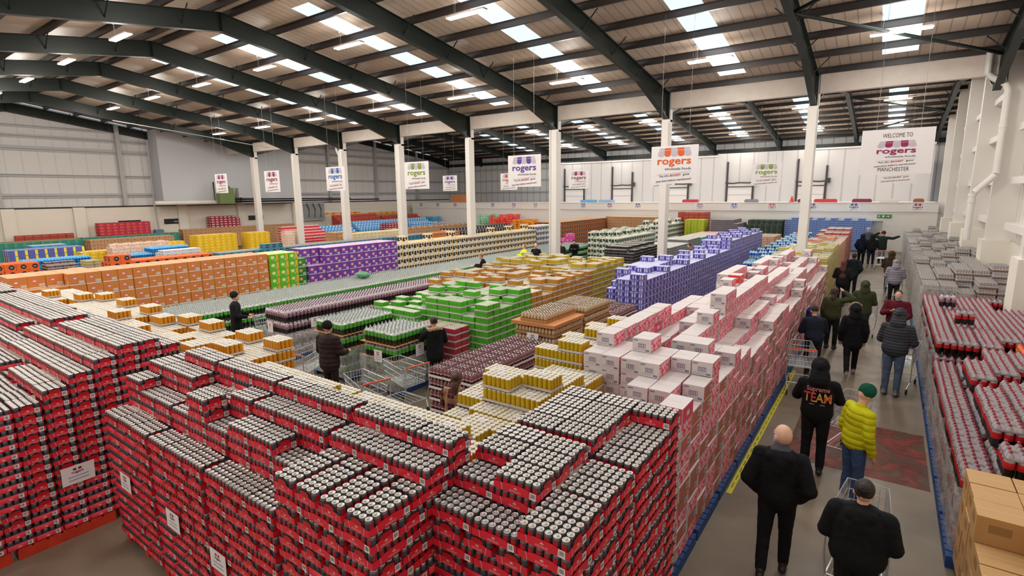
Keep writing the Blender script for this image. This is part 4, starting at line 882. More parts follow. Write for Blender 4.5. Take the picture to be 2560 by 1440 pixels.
def deco_fruit(b, o, ex, w, h, k):
    if k in (1, 3): rect(b, o, ex, -w/2+.02, w/2-.02, .004, h-.02, kraft, .001); rect(b, o, ex, w*.18, w*.4, h*.25, h*.65, whitec, .002); rect(b, o, ex, w*.22, w*.36, h*.32, h*.55, blueg, .003)
    else: deco_pink(b, o, ex, w, h, 0)
def deco_word(words, m):
    def f(b, o, ex, w, h, k):
        if k in (0, 2):
            rect(b, o, ex, -w/2+.004, w/2-.004, .004, h-.006, m, .001)
            for q, t in enumerate(words): b.text(t, h*.38, Vector(o)+Vector((0, 0, h*(.42-.27*q+.1*(len(words) == 1)))), ex, EZ, whitec, bold=.03, off=.003, width=w*(.62 if len(words) == 1 or q == 0 else .84))
        else:
            rect(b, o, ex, -w/2+.01, w/2-.01, .004, h-.006, m, .001); rect(b, o, ex, -.04, .05, h*.3, h*.6, whitec, .002)
    return f
def deco_badge(badge, strip=None, lab=(240, 236, 232)):
    bm = mat('badge_%d_%d_%d' % badge, badge, .5); lm_ = mat('pale_print_label', lab, .5)
    def f(b, o, ex, w, h, k):
        if k == 0 or k == 2: c = -w*.18
        else: c = -w*.12
        b.poly([(c+.075*math.cos(q*.698)*(1+.2*(q % 2)), h*.58+.06*math.sin(q*.698)*(1+.2*(q % 2))) for q in range(9)], o, ex, EZ, bm, .001)
        b.poly([(c+.04*math.cos(q*1.05), h*.58+.02*math.sin(q*1.05)) for q in range(6)], o, ex, EZ, lm_, .002)
        rect(b, o, ex, w*.1, w*.4, h*.14, h*.34, lm_, .001)
        for q in range(6): rect(b, o, ex, w*(.12+.045*q), w*(.135+.045*q), h*.16, h*.32, M['black'], .002)
        if strip: rect(b, o, ex, w*.22, w*.47, h*.1, h*.95, strip, .0012)
        else: rect(b, o, ex, -w*.47, w*.47, 0.003, h*.07, lm_, .001)
    return f
blackp = mat('black_cat_print', (44, 38, 34), .55); yell = mat('yellow_strip', (232, 176, 40), .55)
def deco_wave(blk, strip):
    def f(b, o, ex, w, h, k):
        n = 12; hw = w/2-.006
        top = [(-hw+2*hw*q/n, h*.62+h*.22*abs(math.sin(math.pi*2*q/n))) for q in range(n+1)]; bot = [(hw-2*hw*q/n, h*.3+h*.1*math.sin(math.pi*2*q/n)) for q in range(n+1)]
        if k in (0, 1, 2, 3): b.poly(bot + [] + top if False else top[::-1] + bot[::-1], o, ex, EZ, blk, .001)
        rect(b, o, ex, hw-w*.09, hw, .003, h-.004, strip, .002); rect(b, o, ex, -w*.1, w*.12, h*.42, h*.58, M['paper'], .003)
    return f
def deco_face(b, o, ex, w, h, k):
    """printed panel with a pale cat-face label"""
    rect(b, o, ex, -w*.3, w*.3, h*.2, h*.8, M['paper'], .001); rect(b, o, ex, -w*.24, w*.1, h*.55, h*.62, gprint, .002)
def deco_circle(b, o, ex, w, h, k):
    b.poly([(w*.12+h*.34*math.cos(q*.524), h*.5+h*.34*math.sin(q*.524)) for q in range(12)], o, ex, EZ, M['black'], .001)
    rect(b, o, ex, w*.0, w*.24, h*.46, h*.54, M['paper'], .002)
def deco_plain(c, x0=-.3, x1=.3, z0=.25, z1=.75):
    m = mat('print_%d_%d_%d' % c, c, .55)
    def f(b, o, ex, w, h, k): rect(b, o, ex, w*x0, w*x1, h*z0, h*z1, m, .0015)
    return f
def deco_band(c, z0, z1):
    m = mat('print_%d_%d_%d' % c, c, .55)
    def f(b, o, ex, w, h, k): rect(b, o, ex, -w*.49, w*.49, h*z0, h*z1, m, .0015)
    return f
# bottles: 2 litre bottles wrapped in film
def bottlepack(name, body, label, shoulder, cap, nx=3, ny=2, r=.054, h=.325, lz=(.12, .2), tray=None, sides=9, cards=None):
    bm = mat(name+'_drink', body, .12, 0, .8); lm_ = mat(name+'_band', label, .3); sm = mat(name+'_film', shoulder, .22, .1); cm = mat(name+'_cap', cap, .4)
    dx, dy = nx*r*2.02, ny*r*2.02
    def prof(sc=1): return [(r*.8, .006, bm), (r*.98, .03*h/.325, bm), (r*.98, lz[0], bm), (r, lz[0]+.002, lm_), (r, lz[1], lm_), (r*.97, lz[1]+.004, sm), (r*.9, h*.74, sm), (r*.5, h*.86, sm), (r*.27, h*.92, sm), (r*.27, h*.93, cm), (r*.27, h, cm), (0, h, cm)]
    def lowp(): return [(r*.98, 0, bm), (r*.98, lz[0], bm), (r, lz[1], lm_), (r*.9, h*.74, sm), (r*.3, h*.91, sm), (r*.27, h, cm), (0, h, cm)]
    def web(b, z):
        if h < .25:
            for i in range(nx-1):
                for j in range(ny-1): x_, y_ = -dx/2+r*2.02*(i+1), -dy/2+r*2.02*(j+1); b.box(x_-.022, x_+.022, y_-.022, y_+.022, z-.004, z, M['paper'])
            return
        """film drawn over the shoulders"""
        b.rbox(-dx/2+.004, dx/2-.004, -dy/2+.004, dy/2-.004, z-.012, z, sm, r=.03)
    def parts():
        r_ = empty(name, (0, 0, 0)); b = MB()
        for i in range(nx):
            for j in range(ny): b.lathe(-dx/2+r*1.01*(2*i+1), -dy/2+r*1.01*(2*j+1), prof(), sides, bm)
        b.build('bottles', r_, smooth=True)
        if tray: tray_walls(MB(), dx, dy, tray[1], mat(name+'_tray', tray[0], .6)).build('tray', r_)
        b = MB(); web(b, h*(.79 if h > .25 else .86)); b.build('film_wrap', r_)
        return r_
    def low():
        b = MB()
        for i in range(nx):
            for j in range(ny): b.lathe(-dx/2+r*1.01*(2*i+1), -dy/2+r*1.01*(2*j+1), lowp(), 6, bm)
        if tray: b.box(-dx/2, dx/2, -dy/2, dy/2, 0, tray[1], mat(name+'_tray', tray[0], .6), skip='b')
        b.box(-dx/2+.01, dx/2-.01, -dy/2+.01, dy/2-.01, h*.74, h*.78, sm, skip='b')
        return b
    return parts, low
def lilacpack():
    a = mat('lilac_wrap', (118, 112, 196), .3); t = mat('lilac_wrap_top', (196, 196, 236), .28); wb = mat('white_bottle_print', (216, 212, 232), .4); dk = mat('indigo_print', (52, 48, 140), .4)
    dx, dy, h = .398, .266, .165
    def low(full=False):
        b = MB().box(-dx/2, dx/2, -dy/2, dy/2, 0, .02, a, skip='b')
        for i in range(3):
            for j in range(2):
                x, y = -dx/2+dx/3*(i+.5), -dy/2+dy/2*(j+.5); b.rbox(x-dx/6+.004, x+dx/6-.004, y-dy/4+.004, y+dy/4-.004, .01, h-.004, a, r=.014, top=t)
                b.poly([(-.03, -.03), (.03, -.03), (.03, .03), (-.03, .03)], (x, y, h-.003), EX, EY, M['paper'], 0)
        for o, ex, w in faces4(dx-.006, dy-.006)[:2]:
            n = 6 if w > .3 else 4
            for k in range(n):
                c = -w/2+w/n*(k+.5); b.poly([(c-.018, .03), (c+.018, .03), (c+.018, .09), (c+.008, .12), (c+.008, .135), (c-.008, .135), (c-.008, .12), (c-.018, .09)], o, ex, EZ, wb if k % 3 else dk, .002)
        return b
    return (lambda: low(True).build('lilac_can_pack')), low
def silverpack():
    g = mat('grey_can_wrap', (168, 164, 166), .35, .2); t = mat('grey_wrap_top', (150, 144, 144), .35, .2); tr_ = mat('brown_tray', (150, 112, 84), .7)
    dx, dy, h = .398, .266, .165
    def low(full=False):
        b = MB().box(-dx/2, dx/2, -dy/2, dy/2, 0, .025, tr_, skip='b'); bumpy(b, dx-.014, dy-.014, 6, 4, .025, h-.01, g, t, mat('silver_bump', (206, 198, 194), .35, .3), 3 if full else 2)
        for o, ex, w in faces4(dx-.004, dy-.004)[:1]+faces4(dx-.004, dy-.004)[3:]: rect(b, o, ex, -w/2, w/2, .05, .062, M['paper'], .001)
        return b
    return (lambda: low(True).build('silver_can_pack')), low

KINDS = {}
def kind(key, dims, fns, desc, cat, top=300, near=0): KINDS[key] = dict(dims=dims, parts=fns[0], low=fns[1], desc=desc, cat=cat, top=top, near=near, items=[])
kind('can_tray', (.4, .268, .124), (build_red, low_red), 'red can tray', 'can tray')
kind('yellow_can_pack', (.402, .268, .162), canpack('yellow_can_pack', (204, 170, 20), (206, 196, 150), h=.158, near=True), 'yellow can pack', 'can pack')
kind('golden_can_pack', (.402, .268, .162), canpack('golden_can_pack', (222, 150, 30), (210, 190, 156), h=.158, near=True), 'golden can pack', 'can pack')
kind('amber_can_pack', (.402, .268, .162), canpack('amber_can_pack', (206, 146, 62), (216, 196, 170), h=.158), 'amber can pack', 'can pack')
kind('mustard_can_pack', (.402, .268, .162), canpack('mustard_can_pack', (206, 172, 50), (216, 206, 168), h=.158), 'mustard can pack', 'can pack')
kind('green_can_pack', (.402, .268, .162), canpack('green_can_pack', (92, 190, 50), (196, 218, 186), h=.158), 'green can pack', 'can pack')
kind('crimson_can_pack', (.402, .268, .162), canpack('crimson_can_pack', (190, 62, 76), (214, 190, 186), h=.158), 'crimson can pack', 'can pack')
kind('pink_drinks_box', (.268, .4, .185), carton('pink_drinks_box', .266, .398, .185, whitec, whitec, deco_pink), 'white-pink drinks box', 'box')
kind('fruit_drinks_box', (.268, .4, .185), carton('fruit_drinks_box', .266, .398, .185, whitec, whitec, deco_fruit), 'white-brick drinks box', 'box')
kind('slogan_box', (.268, .4, .185), carton('slogan_box', .266, .398, .185, whitec, whitec, deco_word(('be kind', 'to yourself.'), mat('slogan_pink', (214, 70, 100), .5))), 'pink slogan box', 'box')
kind('orange_slogan_box', (.268, .4, .185), carton('orange_slogan_box', .266, .398, .185, whitec, whitec, deco_word(('you can',), redprint)), 'orange slogan box', 'box')
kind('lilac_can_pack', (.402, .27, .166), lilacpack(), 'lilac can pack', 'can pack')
kind('silver_can_pack', (.402, .27, .166), silverpack(), 'silver can pack', 'can pack')
kind('green_bottle_pack', (.335, .224, .335), bottlepack('green_bottle_pack', (18, 40, 26), (86, 176, 66), (184, 186, 180), (136, 146, 142), lz=(.13, .235)), 'green-labelled bottle pack', 'bottle pack')  # shoulder grey carries the film's highlights in its colour
kind('purple_bottle_pack', (.335, .224, .335), bottlepack('purple_bottle_pack', (34, 28, 34), (152, 112, 130), (196, 178, 184), (60, 44, 54)), 'mauve-labelled bottle pack', 'bottle pack')
kind('cola_bottle_pack', (.335, .224, .335), bottlepack('cola_bottle_pack', (26, 20, 20), (190, 34, 38), (164, 152, 154), (158, 34, 58)), 'cola bottle pack', 'bottle pack')
kind('small_cola_tray', (.33, .25, .21), bottlepack('small_cola_tray', (84, 24, 32), (216, 204, 196), (140, 92, 96), (34, 30, 32), 4, 3, .0405, .2, (.08, .1), ((238, 230, 226), .045), 8), 'small cola bottle tray', 'bottle tray')
kind('iced_tea_tray', (.33, .25, .21), bottlepack('iced_tea_tray', (186, 140, 80), (206, 178, 130), (196, 170, 138), (34, 30, 32), 4, 3, .0405, .2, (.08, .1), ((176, 126, 78), .06), 8), 'iced tea bottle tray', 'bottle tray')
kind('water_bottle_pack', (.335, .224, .335), bottlepack('water_bottle_pack', (170, 206, 226), (40, 90, 190), (190, 222, 240), (70, 150, 220)), 'blue water bottle pack', 'bottle pack')
kind('orange_drink_pack', (.335, .224, .3), bottlepack('orange_drink_pack', (240, 104, 44), (250, 170, 60), (240, 120, 60), (200, 60, 30)), 'orange drink bottle pack', 'bottle pack')
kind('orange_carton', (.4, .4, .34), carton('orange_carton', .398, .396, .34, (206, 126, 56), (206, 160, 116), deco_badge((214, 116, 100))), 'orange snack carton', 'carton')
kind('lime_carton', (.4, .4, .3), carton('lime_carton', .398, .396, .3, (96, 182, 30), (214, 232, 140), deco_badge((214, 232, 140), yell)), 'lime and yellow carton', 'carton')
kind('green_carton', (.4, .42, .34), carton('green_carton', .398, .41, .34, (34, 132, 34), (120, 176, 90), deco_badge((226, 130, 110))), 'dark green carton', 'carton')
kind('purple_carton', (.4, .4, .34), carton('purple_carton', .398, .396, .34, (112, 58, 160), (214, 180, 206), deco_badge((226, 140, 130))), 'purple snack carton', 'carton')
kind('cat_print_carton', (.4, .36, .34), carton('cat_print_carton', .398, .356, .34, (234, 222, 200), (222, 196, 150), deco_wave(blackp, yell)), 'black wave-print carton', 'carton')
kind('navy_print_carton', (.4, .36, .34), carton('navy_print_carton', .398, .356, .34, (214, 212, 210), (214, 200, 180), deco_wave(mat('navy_wave', (40, 52, 84), .5), whitec)), 'navy wave-print carton', 'carton')
kind('fiery_carton', (.4, .4, .34), carton('fiery_carton', .398, .396, .34, (158, 96, 46), (196, 150, 100), deco_wave(mat('brown_wave', (72, 44, 32), .5), mat('ember', (200, 90, 40), .5))), 'brown wave-print carton', 'carton')
kind('cow_print_carton', (.4, .4, .34), carton('cow_print_carton', .398, .396, .34, (222, 222, 208), (226, 222, 204), deco_wave(mat('cow_black', (42, 46, 40), .5), mat('leaf_green', (50, 140, 96), .5))), 'green leaf-print carton', 'carton')
kind('brown_carton', (.38, .36, .28), carton('brown_carton', .374, .354, .28, (186, 140, 86), (200, 156, 102), deco_plain((150, 112, 66), -.25, .2, .45, .75)), 'plain brown carton', 'carton')
kind('flame_carton', (.42, .42, .32), carton('flame_carton', .416, .416, .32, (232, 100, 34), (220, 110, 60), deco_circle), 'orange disc-print carton', 'carton')
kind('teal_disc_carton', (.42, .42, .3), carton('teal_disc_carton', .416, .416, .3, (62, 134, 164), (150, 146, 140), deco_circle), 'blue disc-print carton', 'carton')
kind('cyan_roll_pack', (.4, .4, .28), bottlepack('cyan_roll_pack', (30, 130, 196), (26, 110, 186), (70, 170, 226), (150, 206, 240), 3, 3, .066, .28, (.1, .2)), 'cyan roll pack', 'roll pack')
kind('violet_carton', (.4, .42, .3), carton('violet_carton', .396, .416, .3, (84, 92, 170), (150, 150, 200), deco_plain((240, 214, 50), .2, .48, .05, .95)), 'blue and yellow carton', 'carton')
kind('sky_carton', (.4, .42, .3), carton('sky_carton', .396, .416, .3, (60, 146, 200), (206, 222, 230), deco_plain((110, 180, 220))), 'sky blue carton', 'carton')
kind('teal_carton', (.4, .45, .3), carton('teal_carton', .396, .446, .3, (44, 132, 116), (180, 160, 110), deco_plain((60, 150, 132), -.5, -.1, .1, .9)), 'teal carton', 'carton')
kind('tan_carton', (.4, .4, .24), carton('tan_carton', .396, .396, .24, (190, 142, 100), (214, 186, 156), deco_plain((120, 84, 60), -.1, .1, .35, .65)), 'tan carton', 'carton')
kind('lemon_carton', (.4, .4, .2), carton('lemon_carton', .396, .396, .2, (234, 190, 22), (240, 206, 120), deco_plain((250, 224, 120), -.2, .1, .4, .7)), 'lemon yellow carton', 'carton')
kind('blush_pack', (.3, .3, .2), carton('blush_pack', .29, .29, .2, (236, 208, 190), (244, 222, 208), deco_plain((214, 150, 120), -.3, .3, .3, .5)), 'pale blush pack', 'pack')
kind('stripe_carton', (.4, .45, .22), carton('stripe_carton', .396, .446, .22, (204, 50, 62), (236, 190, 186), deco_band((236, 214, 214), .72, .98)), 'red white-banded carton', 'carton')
kind('dotted_blue_pack', (.35, .35, .22), carton('dotted_blue_pack', .34, .34, .22, (84, 156, 220), (200, 226, 244), deco_plain((214, 234, 248), -.15, .35, .3, .8)), 'light blue dotted pack', 'pack')
kind('magenta_carton', (.4, .42, .22), carton('magenta_carton', .396, .416, .22, (190, 44, 74), (150, 60, 90), deco_plain((226, 90, 60), -.4, .1, .1, .6)), 'magenta and red carton', 'carton')
kind('wine_carton', (.4, .36, .2), carton('wine_carton', .396, .356, .2, (158, 36, 56), (186, 60, 70), deco_plain((240, 214, 214), -.35, .25, .45, .8)), 'wine red carton', 'carton')
kind('brick_carton', (.4, .45, .26), carton('brick_carton', .396, .446, .26, (172, 62, 48), (190, 100, 90), deco_plain((206, 110, 80), -.4, .4, .6, .75)), 'brick red carton', 'carton')
kind('orange_tub', (.5, .9, .22), carton('orange_tub', .45, .55, .2, (240, 140, 30), (250, 170, 60), deco_plain((250, 190, 60), -.3, .3, .3, .6)), 'orange display tub', 'tub')
kind('scarlet_tub', (.4, .4, .22), carton('scarlet_tub', .38, .38, .2, (228, 58, 48), (236, 90, 70), deco_plain((240, 120, 100))), 'scarlet display tub', 'tub')
kind('mint_tub', (.4, .4, .22), carton('mint_tub', .38, .38, .2, (130, 190, 150), (170, 214, 180), deco_plain((190, 226, 200))), 'mint green display tub', 'tub')
kind('cream_carton', (.4, .4, .22), carton('cream_carton', .396, .396, .22, (240, 222, 176), (244, 230, 200), deco_plain((206, 90, 60), -.1, .1, .3, .6)), 'cream carton', 'carton')
kind('white_sack', (.5, .36, .12), bottlepack('white_sack', (214, 204, 206), (190, 170, 176), (226, 220, 222), (226, 220, 222), 2, 1, .15, .13, (.03, .08)), 'mauve and white sack', 'sack')
kind('black_carton', (.4, .42, .22), carton('black_carton', .396, .416, .22, (52, 46, 44), (110, 104, 100), deco_plain((236, 226, 214), -.05, .25, .2, .75)), 'black white-labelled carton', 'carton')
kind('open_orange_carton', (.5, .5, .26), carton('open_orange_carton', .49, .49, .26, (214, 124, 62), (226, 160, 110), deco_plain((150, 90, 60), -.35, .35, .3, .6)), 'open orange carton', 'carton')
kind('hot_pink_box', (.4, .4, .34), carton('hot_pink_box', .39, .39, .34, (236, 84, 170), (244, 120, 190), deco_plain((250, 190, 220), -.1, .2, .5, .8)), 'hot pink box', 'box')
kind('lime_sack', (.5, .42, .3), carton('lime_sack', .48, .4, .3, (172, 184, 34), (190, 200, 60), deco_plain((120, 140, 20), -.02, .02, .05, .9)), 'lime green sack', 'sack')
kind('grey_can_pack', (.4, .3, .14), carton('grey_can_pack', .396, .296, .14, (116, 108, 114), (150, 140, 146), deco_plain((80, 72, 80), -.4, .4, .2, .5)), 'grey printed can pack', 'can pack')
kind('black_can_pack', (.4, .27, .15), canpack('black_can_pack', (46, 46, 48), (120, 116, 116), h=.145, tray=(120, 116, 116)), 'black can pack', 'can pack')
kind('dark_green_pack', (.4, .4, .17), carton('dark_green_pack', .396, .396, .17, (40, 58, 48), (76, 96, 84), deco_plain((140, 156, 148), -.2, .0, .4, .6)), 'dark green can pack', 'can pack')
kind('ice_blue_pack', (.42, .4, .15), carton('ice_blue_pack', .41, .39, .15, (118, 146, 206), (160, 186, 226), deco_plain((62, 78, 150), -.35, .35, .35, .6)), 'ice blue can pack', 'can pack')
kind('flat_grey_pack', (.4, .3, .14), carton('flat_grey_pack', .396, .296, .14, (138, 138, 138), (206, 200, 194), deco_plain((100, 100, 104), -.4, .4, .3, .6)), 'pale grey case', 'case')
kind('aqua_case', (.4, .3, .2), carton('aqua_case', .396, .296, .2, (72, 168, 170), (206, 206, 196), deco_plain((110, 190, 190))), 'aqua case', 'case')
kind('coral_case', (.4, .3, .2), carton('coral_case', .396, .296, .2, (216, 96, 92), (222, 190, 180), deco_plain((230, 130, 120))), 'coral case', 'case')
kind('straw_case', (.402, .268, .14), canpack('straw_case', (206, 190, 90), (240, 230, 190), h=.135), 'straw yellow can case', 'can case')
kind('peach_case', (.402, .268, .14), canpack('peach_case', (226, 150, 110), (246, 214, 190), h=.135), 'peach can case', 'can case')
kind('rose_case', (.402, .268, .14), canpack('rose_case', (178, 70, 72), (232, 190, 180), h=.135), 'rose red can case', 'can case')
kind('olive_tin_pack', (.36, .3, .15), canpack('olive_tin_pack', (176, 160, 90), (226, 220, 200), .35, .29, .14), 'olive tin pack', 'tin pack')
kind('plum_tin_pack', (.36, .3, .15), canpack('plum_tin_pack', (112, 84, 96), (206, 196, 200), .35, .29, .14), 'plum tin pack', 'tin pack')
kind('white_roll_pack', (.4, .4, .16), carton('white_roll_pack', .39, .39, .16, (226, 226, 232), (240, 240, 244), deco_plain((110, 110, 140), -.3, .3, .4, .55)), 'white wrapped pack', 'pack')

# ---- fields of stacked packs, height map and what the camera can see
NXH, NYH, RES = 1080, 1200, .05
HM = np.zeros((NXH, NYH), np.float32)
def hm_put(x0, x1, y0, y1, z):
    a, b, c, d = int((x0+50)/RES+.5), int((x1+50)/RES+.5), int((y0+3)/RES+.5), int((y1+3)/RES+.5)
    if b > a and d > c: HM[max(a, 0):b, max(c, 0):d] = np.maximum(HM[max(a, 0):b, max(c, 0):d], z)
def taken(x0, x1, y0, y1):
    a, b, c, d = int((x0+50.03)/RES+.5), int((x1+49.97)/RES+.5), int((y0+3.03)/RES+.5), int((y1+2.97)/RES+.5)
    return HM[max(a, 0):b, max(c, 0):d].size > 0 and float(HM[max(a, 0):b, max(c, 0):d].max()) > .2
ZONES = [(x-.3, x+.2, 23.75, 24.3) for x in COLX] + [(XR-.75, XR+.2, y-.55, y+.55) for y in (11.5, 17.7, 24, 29.8, 35.5, 41.5, 47.5)] + [(XR-.65, 5, -4, 60)]*0 + [(XR, 6, -4, 60), (-60, XL+.3, -4, 60), (-60, 5, 45.95, 60)]
def field(key, xf, nx, yf, ny, h, place, z0=.15, sgn=-1, cell=None, rot=0, jit=.006, rotf=None, swap=None, base=0, on=False, top=None):
    """columns i from the aisle face xf towards sgn*X, rows j along Y from yf; h layers (int or f(i,j)).
    place: words that single the block out. swap(i,j,k) may name another kind. base: lowest layer built"""
    dx, dy, dz = cell or KINDS[key]['dims']
    if rot: dx, dy = (dy, dx) if not cell else (dx, dy)
    mine = []
    for i in range(nx):
        for j in range(ny):
            hh = h(i, j) if callable(h) else h
            if hh <= 0: continue
            x = xf + sgn*dx*(i+.5); y = yf + dy*(j+.5)
            if any(x+dx/2 > q[0] and x-dx/2 < q[1] and y+dy/2 > q[2] and y-dy/2 < q[3] for q in ZONES): continue
            if not on and base == 0 and taken(x-dx/2, x+dx/2, y-dy/2, y+dy/2): continue
            mine.append((x-dx/2, x+dx/2, y-dy/2, y+dy/2, z0+hh*dz))
            for k in range(base, hh):
                kk = swap(i, j, k) if swap else key
                KINDS[kk or key]['items'].append((x+random.uniform(-jit, jit), y+random.uniform(-jit, jit), z0+k*dz, (rotf(i, j, k) if rotf else rot), dx, dy, dz, place, i, j, (top or hh)-1-k, k))
    for q in mine: hm_put(*q)
camp = np.array([0, 0, HC])
ARn, AUn, ABn = np.array(ar), np.array(au), np.array(ab)
def visible(P, eye):
    """for points P (n,3): inside the frame and not hidden behind the height map"""
    d = P-eye; cx, cyy, cz = d@ARn, d@AUn, d@ABn
    inside = (-cz > .3)
    u = 1280 + 1317.4*cx/np.maximum(-cz, .3); v = 720 - 1317.4*cyy/np.maximum(-cz, .3)
    inside &= (u > -30) & (u < 2590) & (v > -30) & (v < 1470)
    ok = inside.copy(); idx = np.where(inside)[0]
    Q = P[idx]; dd = eye-Q; L = np.maximum(np.linalg.norm(dd[:, :2], axis=1), 1e-3); dd = dd/L[:, None]
    alive = np.ones(len(Q), bool)
    for s in list(np.arange(.03, 1.5, .045)) + list(np.arange(1.5, 26, .09)):
        q = Q+dd*s; run = alive & (s < L) & (q[:, 2] < 3.2)
        if not run.any(): break
        a = ((q[run, 0]+50)/RES).astype(int).clip(0, NXH-1); c = ((q[run, 1]+3)/RES).astype(int).clip(0, NYH-1)
        hit = HM[a, c] > q[run, 2]+.004
        r_ = np.where(run)[0]; alive[r_[hit]] = False
    ok[idx] = alive; return ok, u, v
def emit_goods():
    for key, K in KINDS.items():
        it = K['items']
        if not it: continue
        A = np.array([t[:3] for t in it], float); D = np.array([t[4:7] for t in it], float)
        sg = np.where(A[:, 0] > .5, -1, 1)
        pts = []
        for (a, b_, c) in ((0, 0, 1.02), (.45, -.45, 1.02), (-.45, -.45, 1.02), (.45, .45, 1.02), (-.45, .45, 1.02), (0, -.56, .5), (.4, -.56, .7), (-.4, -.56, .7), ('s', 0, .5), ('s', .4, .7), ('s', -.4, .7)):
            px = A[:, 0] + (D[:, 0]*a if a != 's' else sg*(D[:, 0]*.5+.06*1)); pts.append(np.stack([px, A[:, 1]+D[:, 1]*b_ - (.03 if b_ == -.56 else 0), A[:, 2]+D[:, 2]*c], 1))
        n = len(it); vis = np.zeros(n, int); side = np.zeros(n, bool)
        for p in pts:
            ok, u, v = visible(p, camp); vis += ok & (u > 0) & (u < 2560) & (v > 0) & (v < 1440)
        for dxy in ((1.2, 0, .3), (-1.0, .3, 0)):
            for p in pts[::2]: side |= visible(p, camp+np.array(dxy))[0]
        dist = np.linalg.norm(A-camp, axis=1); size = vis*(D[:, 0]*D[:, 2]+D[:, 0]*D[:, 1])/dist**2
        order = np.argsort(-size); seen = [i for i in order if vis[i] > 0]; rest = [i for i in range(n) if vis[i] == 0 and side[i]]
        top = seen[:K['top']]; stuff = seen[K['top']:] + (rest if len(seen) > K['top'] else []); extra = rest if len(seen) <= K['top'] else []
        print('KIND', key, 'all', n, 'seen', len(seen), 'side', len(rest))
        proto = near = None; fl = MB()
        for q, i in enumerate(top+extra):
            x, y, z, rot, dx, dy, dz, place, ci, cj, ld, k = it[i]
            if key == 'can_tray' and q < 44:
                if near is None: near = build_red(cans_apart=True); o = near
                else: o = copy_tree(near)
            else:
                if proto is None: proto = K['parts'](); o = proto; o.name = key
                else: o = copy_tree(proto)
            o.location = (x, y, z); o.rotation_euler.z = rot*math.pi/2 + random.uniform(-.012, .012)
            lab = '%s, %s, %s row, %s along, %s' % (K['desc'], place, nth(ci), nth(cj), 'top layer' if ld == 0 else nth(ld)+' layer down')
            if len(lab.split()) > 16: print('LONG', lab)
            tag(o, lab, K['cat'], '%ss in the %s' % (K['desc'].replace('box', 'boxe') if K['desc'].endswith('box') else K['desc'], place))
        if stuff:
            lb = K['low'](); V = np.array(lb.v, np.float32); nv = len(V); fi = lb.f; mi = lb.m; m = len(stuff)
            T = np.zeros((m*nv, 3), np.float32)
            for q, i in enumerate(stuff):
                x, y, z, rot, *_ = it[i]; a = rot*math.pi/2; c, s_ = math.cos(a), math.sin(a)
                T[q*nv:(q+1)*nv] = np.stack([V[:, 0]*c-V[:, 1]*s_+x, V[:, 0]*s_+V[:, 1]*c+y, V[:, 2]+z], 1)
            lt = np.array([len(f) for f in fi], np.int32); flat = np.concatenate([np.array(f, np.int32) for f in fi])
            loops = (flat[None, :] + (np.arange(m, dtype=np.int32)*nv)[:, None]).ravel()
            me = bpy.data.meshes.new(key+'_mass'); me.vertices.add(m*nv); me.vertices.foreach_set('co', T.ravel())
            me.loops.add(len(loops)); me.loops.foreach_set('vertex_index', loops)
            tot = np.tile(lt, m); st = np.concatenate([[0], np.cumsum(tot)[:-1]]).astype(np.int32)
            me.polygons.add(len(tot)); me.polygons.foreach_set('loop_start', st); me.polygons.foreach_set('loop_total', tot)
            for mm in lb.mats: me.materials.append(mm)
            me.polygons.foreach_set('material_index', np.tile(np.array(mi, np.int32), m)); me.update(calc_edges=True)
            o = bpy.data.objects.new(key, me); COL.objects.link(o)
            tag(o, 'mass of the smaller and farther %ss in the stacks' % K['desc'], K['cat'], kind='stuff')
# ------------------------------------------------------------------ layout of the stacks
def H(rows, default=0):
    return lambda i, j: rows[j][i] if j < len(rows) and i < len(rows[j]) else default
def rnd(base, amp=1, seed=0, p=.3):
    def f(i, j):
        r = random.Random(seed*7919+i*131+j*17); return base + (r.choice(range(-amp, amp+1)) if r.random() < p else 0)
    return f
# red trays: row of four pallets across the picture; Y rows from 2.05 back, columns from the aisle end
PX = [-2.65, -3.9, -5.15, -6.4]
tops = [  # per pallet: heights in trays for 4 rows x 3 columns (column 0 nearest the aisle)
 [[16, 16, 16], [16, 16, 16], [17, 17, 17], [18, 18, 18]],
 [[13, 13, 13], [15, 16, 16], [17, 17, 17], [18, 18, 18]],
 [[13, 13, 13], [15, 17, 15], [17, 16, 16], [18, 18, 18]],
 [[13, 13, 13], [15, 15, 16], [17, 17, 17], [18, 18, 17]]]
for p, x in enumerate(PX):
    nm = '%s front stack' % ONES[p]
    tp = tops[p]; mn = min(min(r) for r in tp)
    for k in range(mn):
        if k % 2 == 0: field('can_tray', x, 3, 2.05, 4, k+1, nm, base=k, on=True, top=mn)
        else:
            field('can_tray', x, 4, 2.05, 2, k+1, nm+' crosswise', base=k, cell=(.3, .4, .124), rot=1, on=True, top=mn)
            field('can_tray', x, 3, 2.05+.8, 1, k+1, nm+' crosswise back', base=k, on=True, top=mn)
    field('can_tray', x, 3, 2.05, 4, H([[tp[j][i] for i in range(3)] for j in range(4)]), nm+' upper part', base=mn, on=True)
    HMf = [(x-.4*(i+1), x-.4*i, 2.05+.268*j, 2.05+.268*(j+1), .15+.124*tp[j][i]) for i in range(3) for j in range(4)]
    for q in HMf: hm_put(*q)
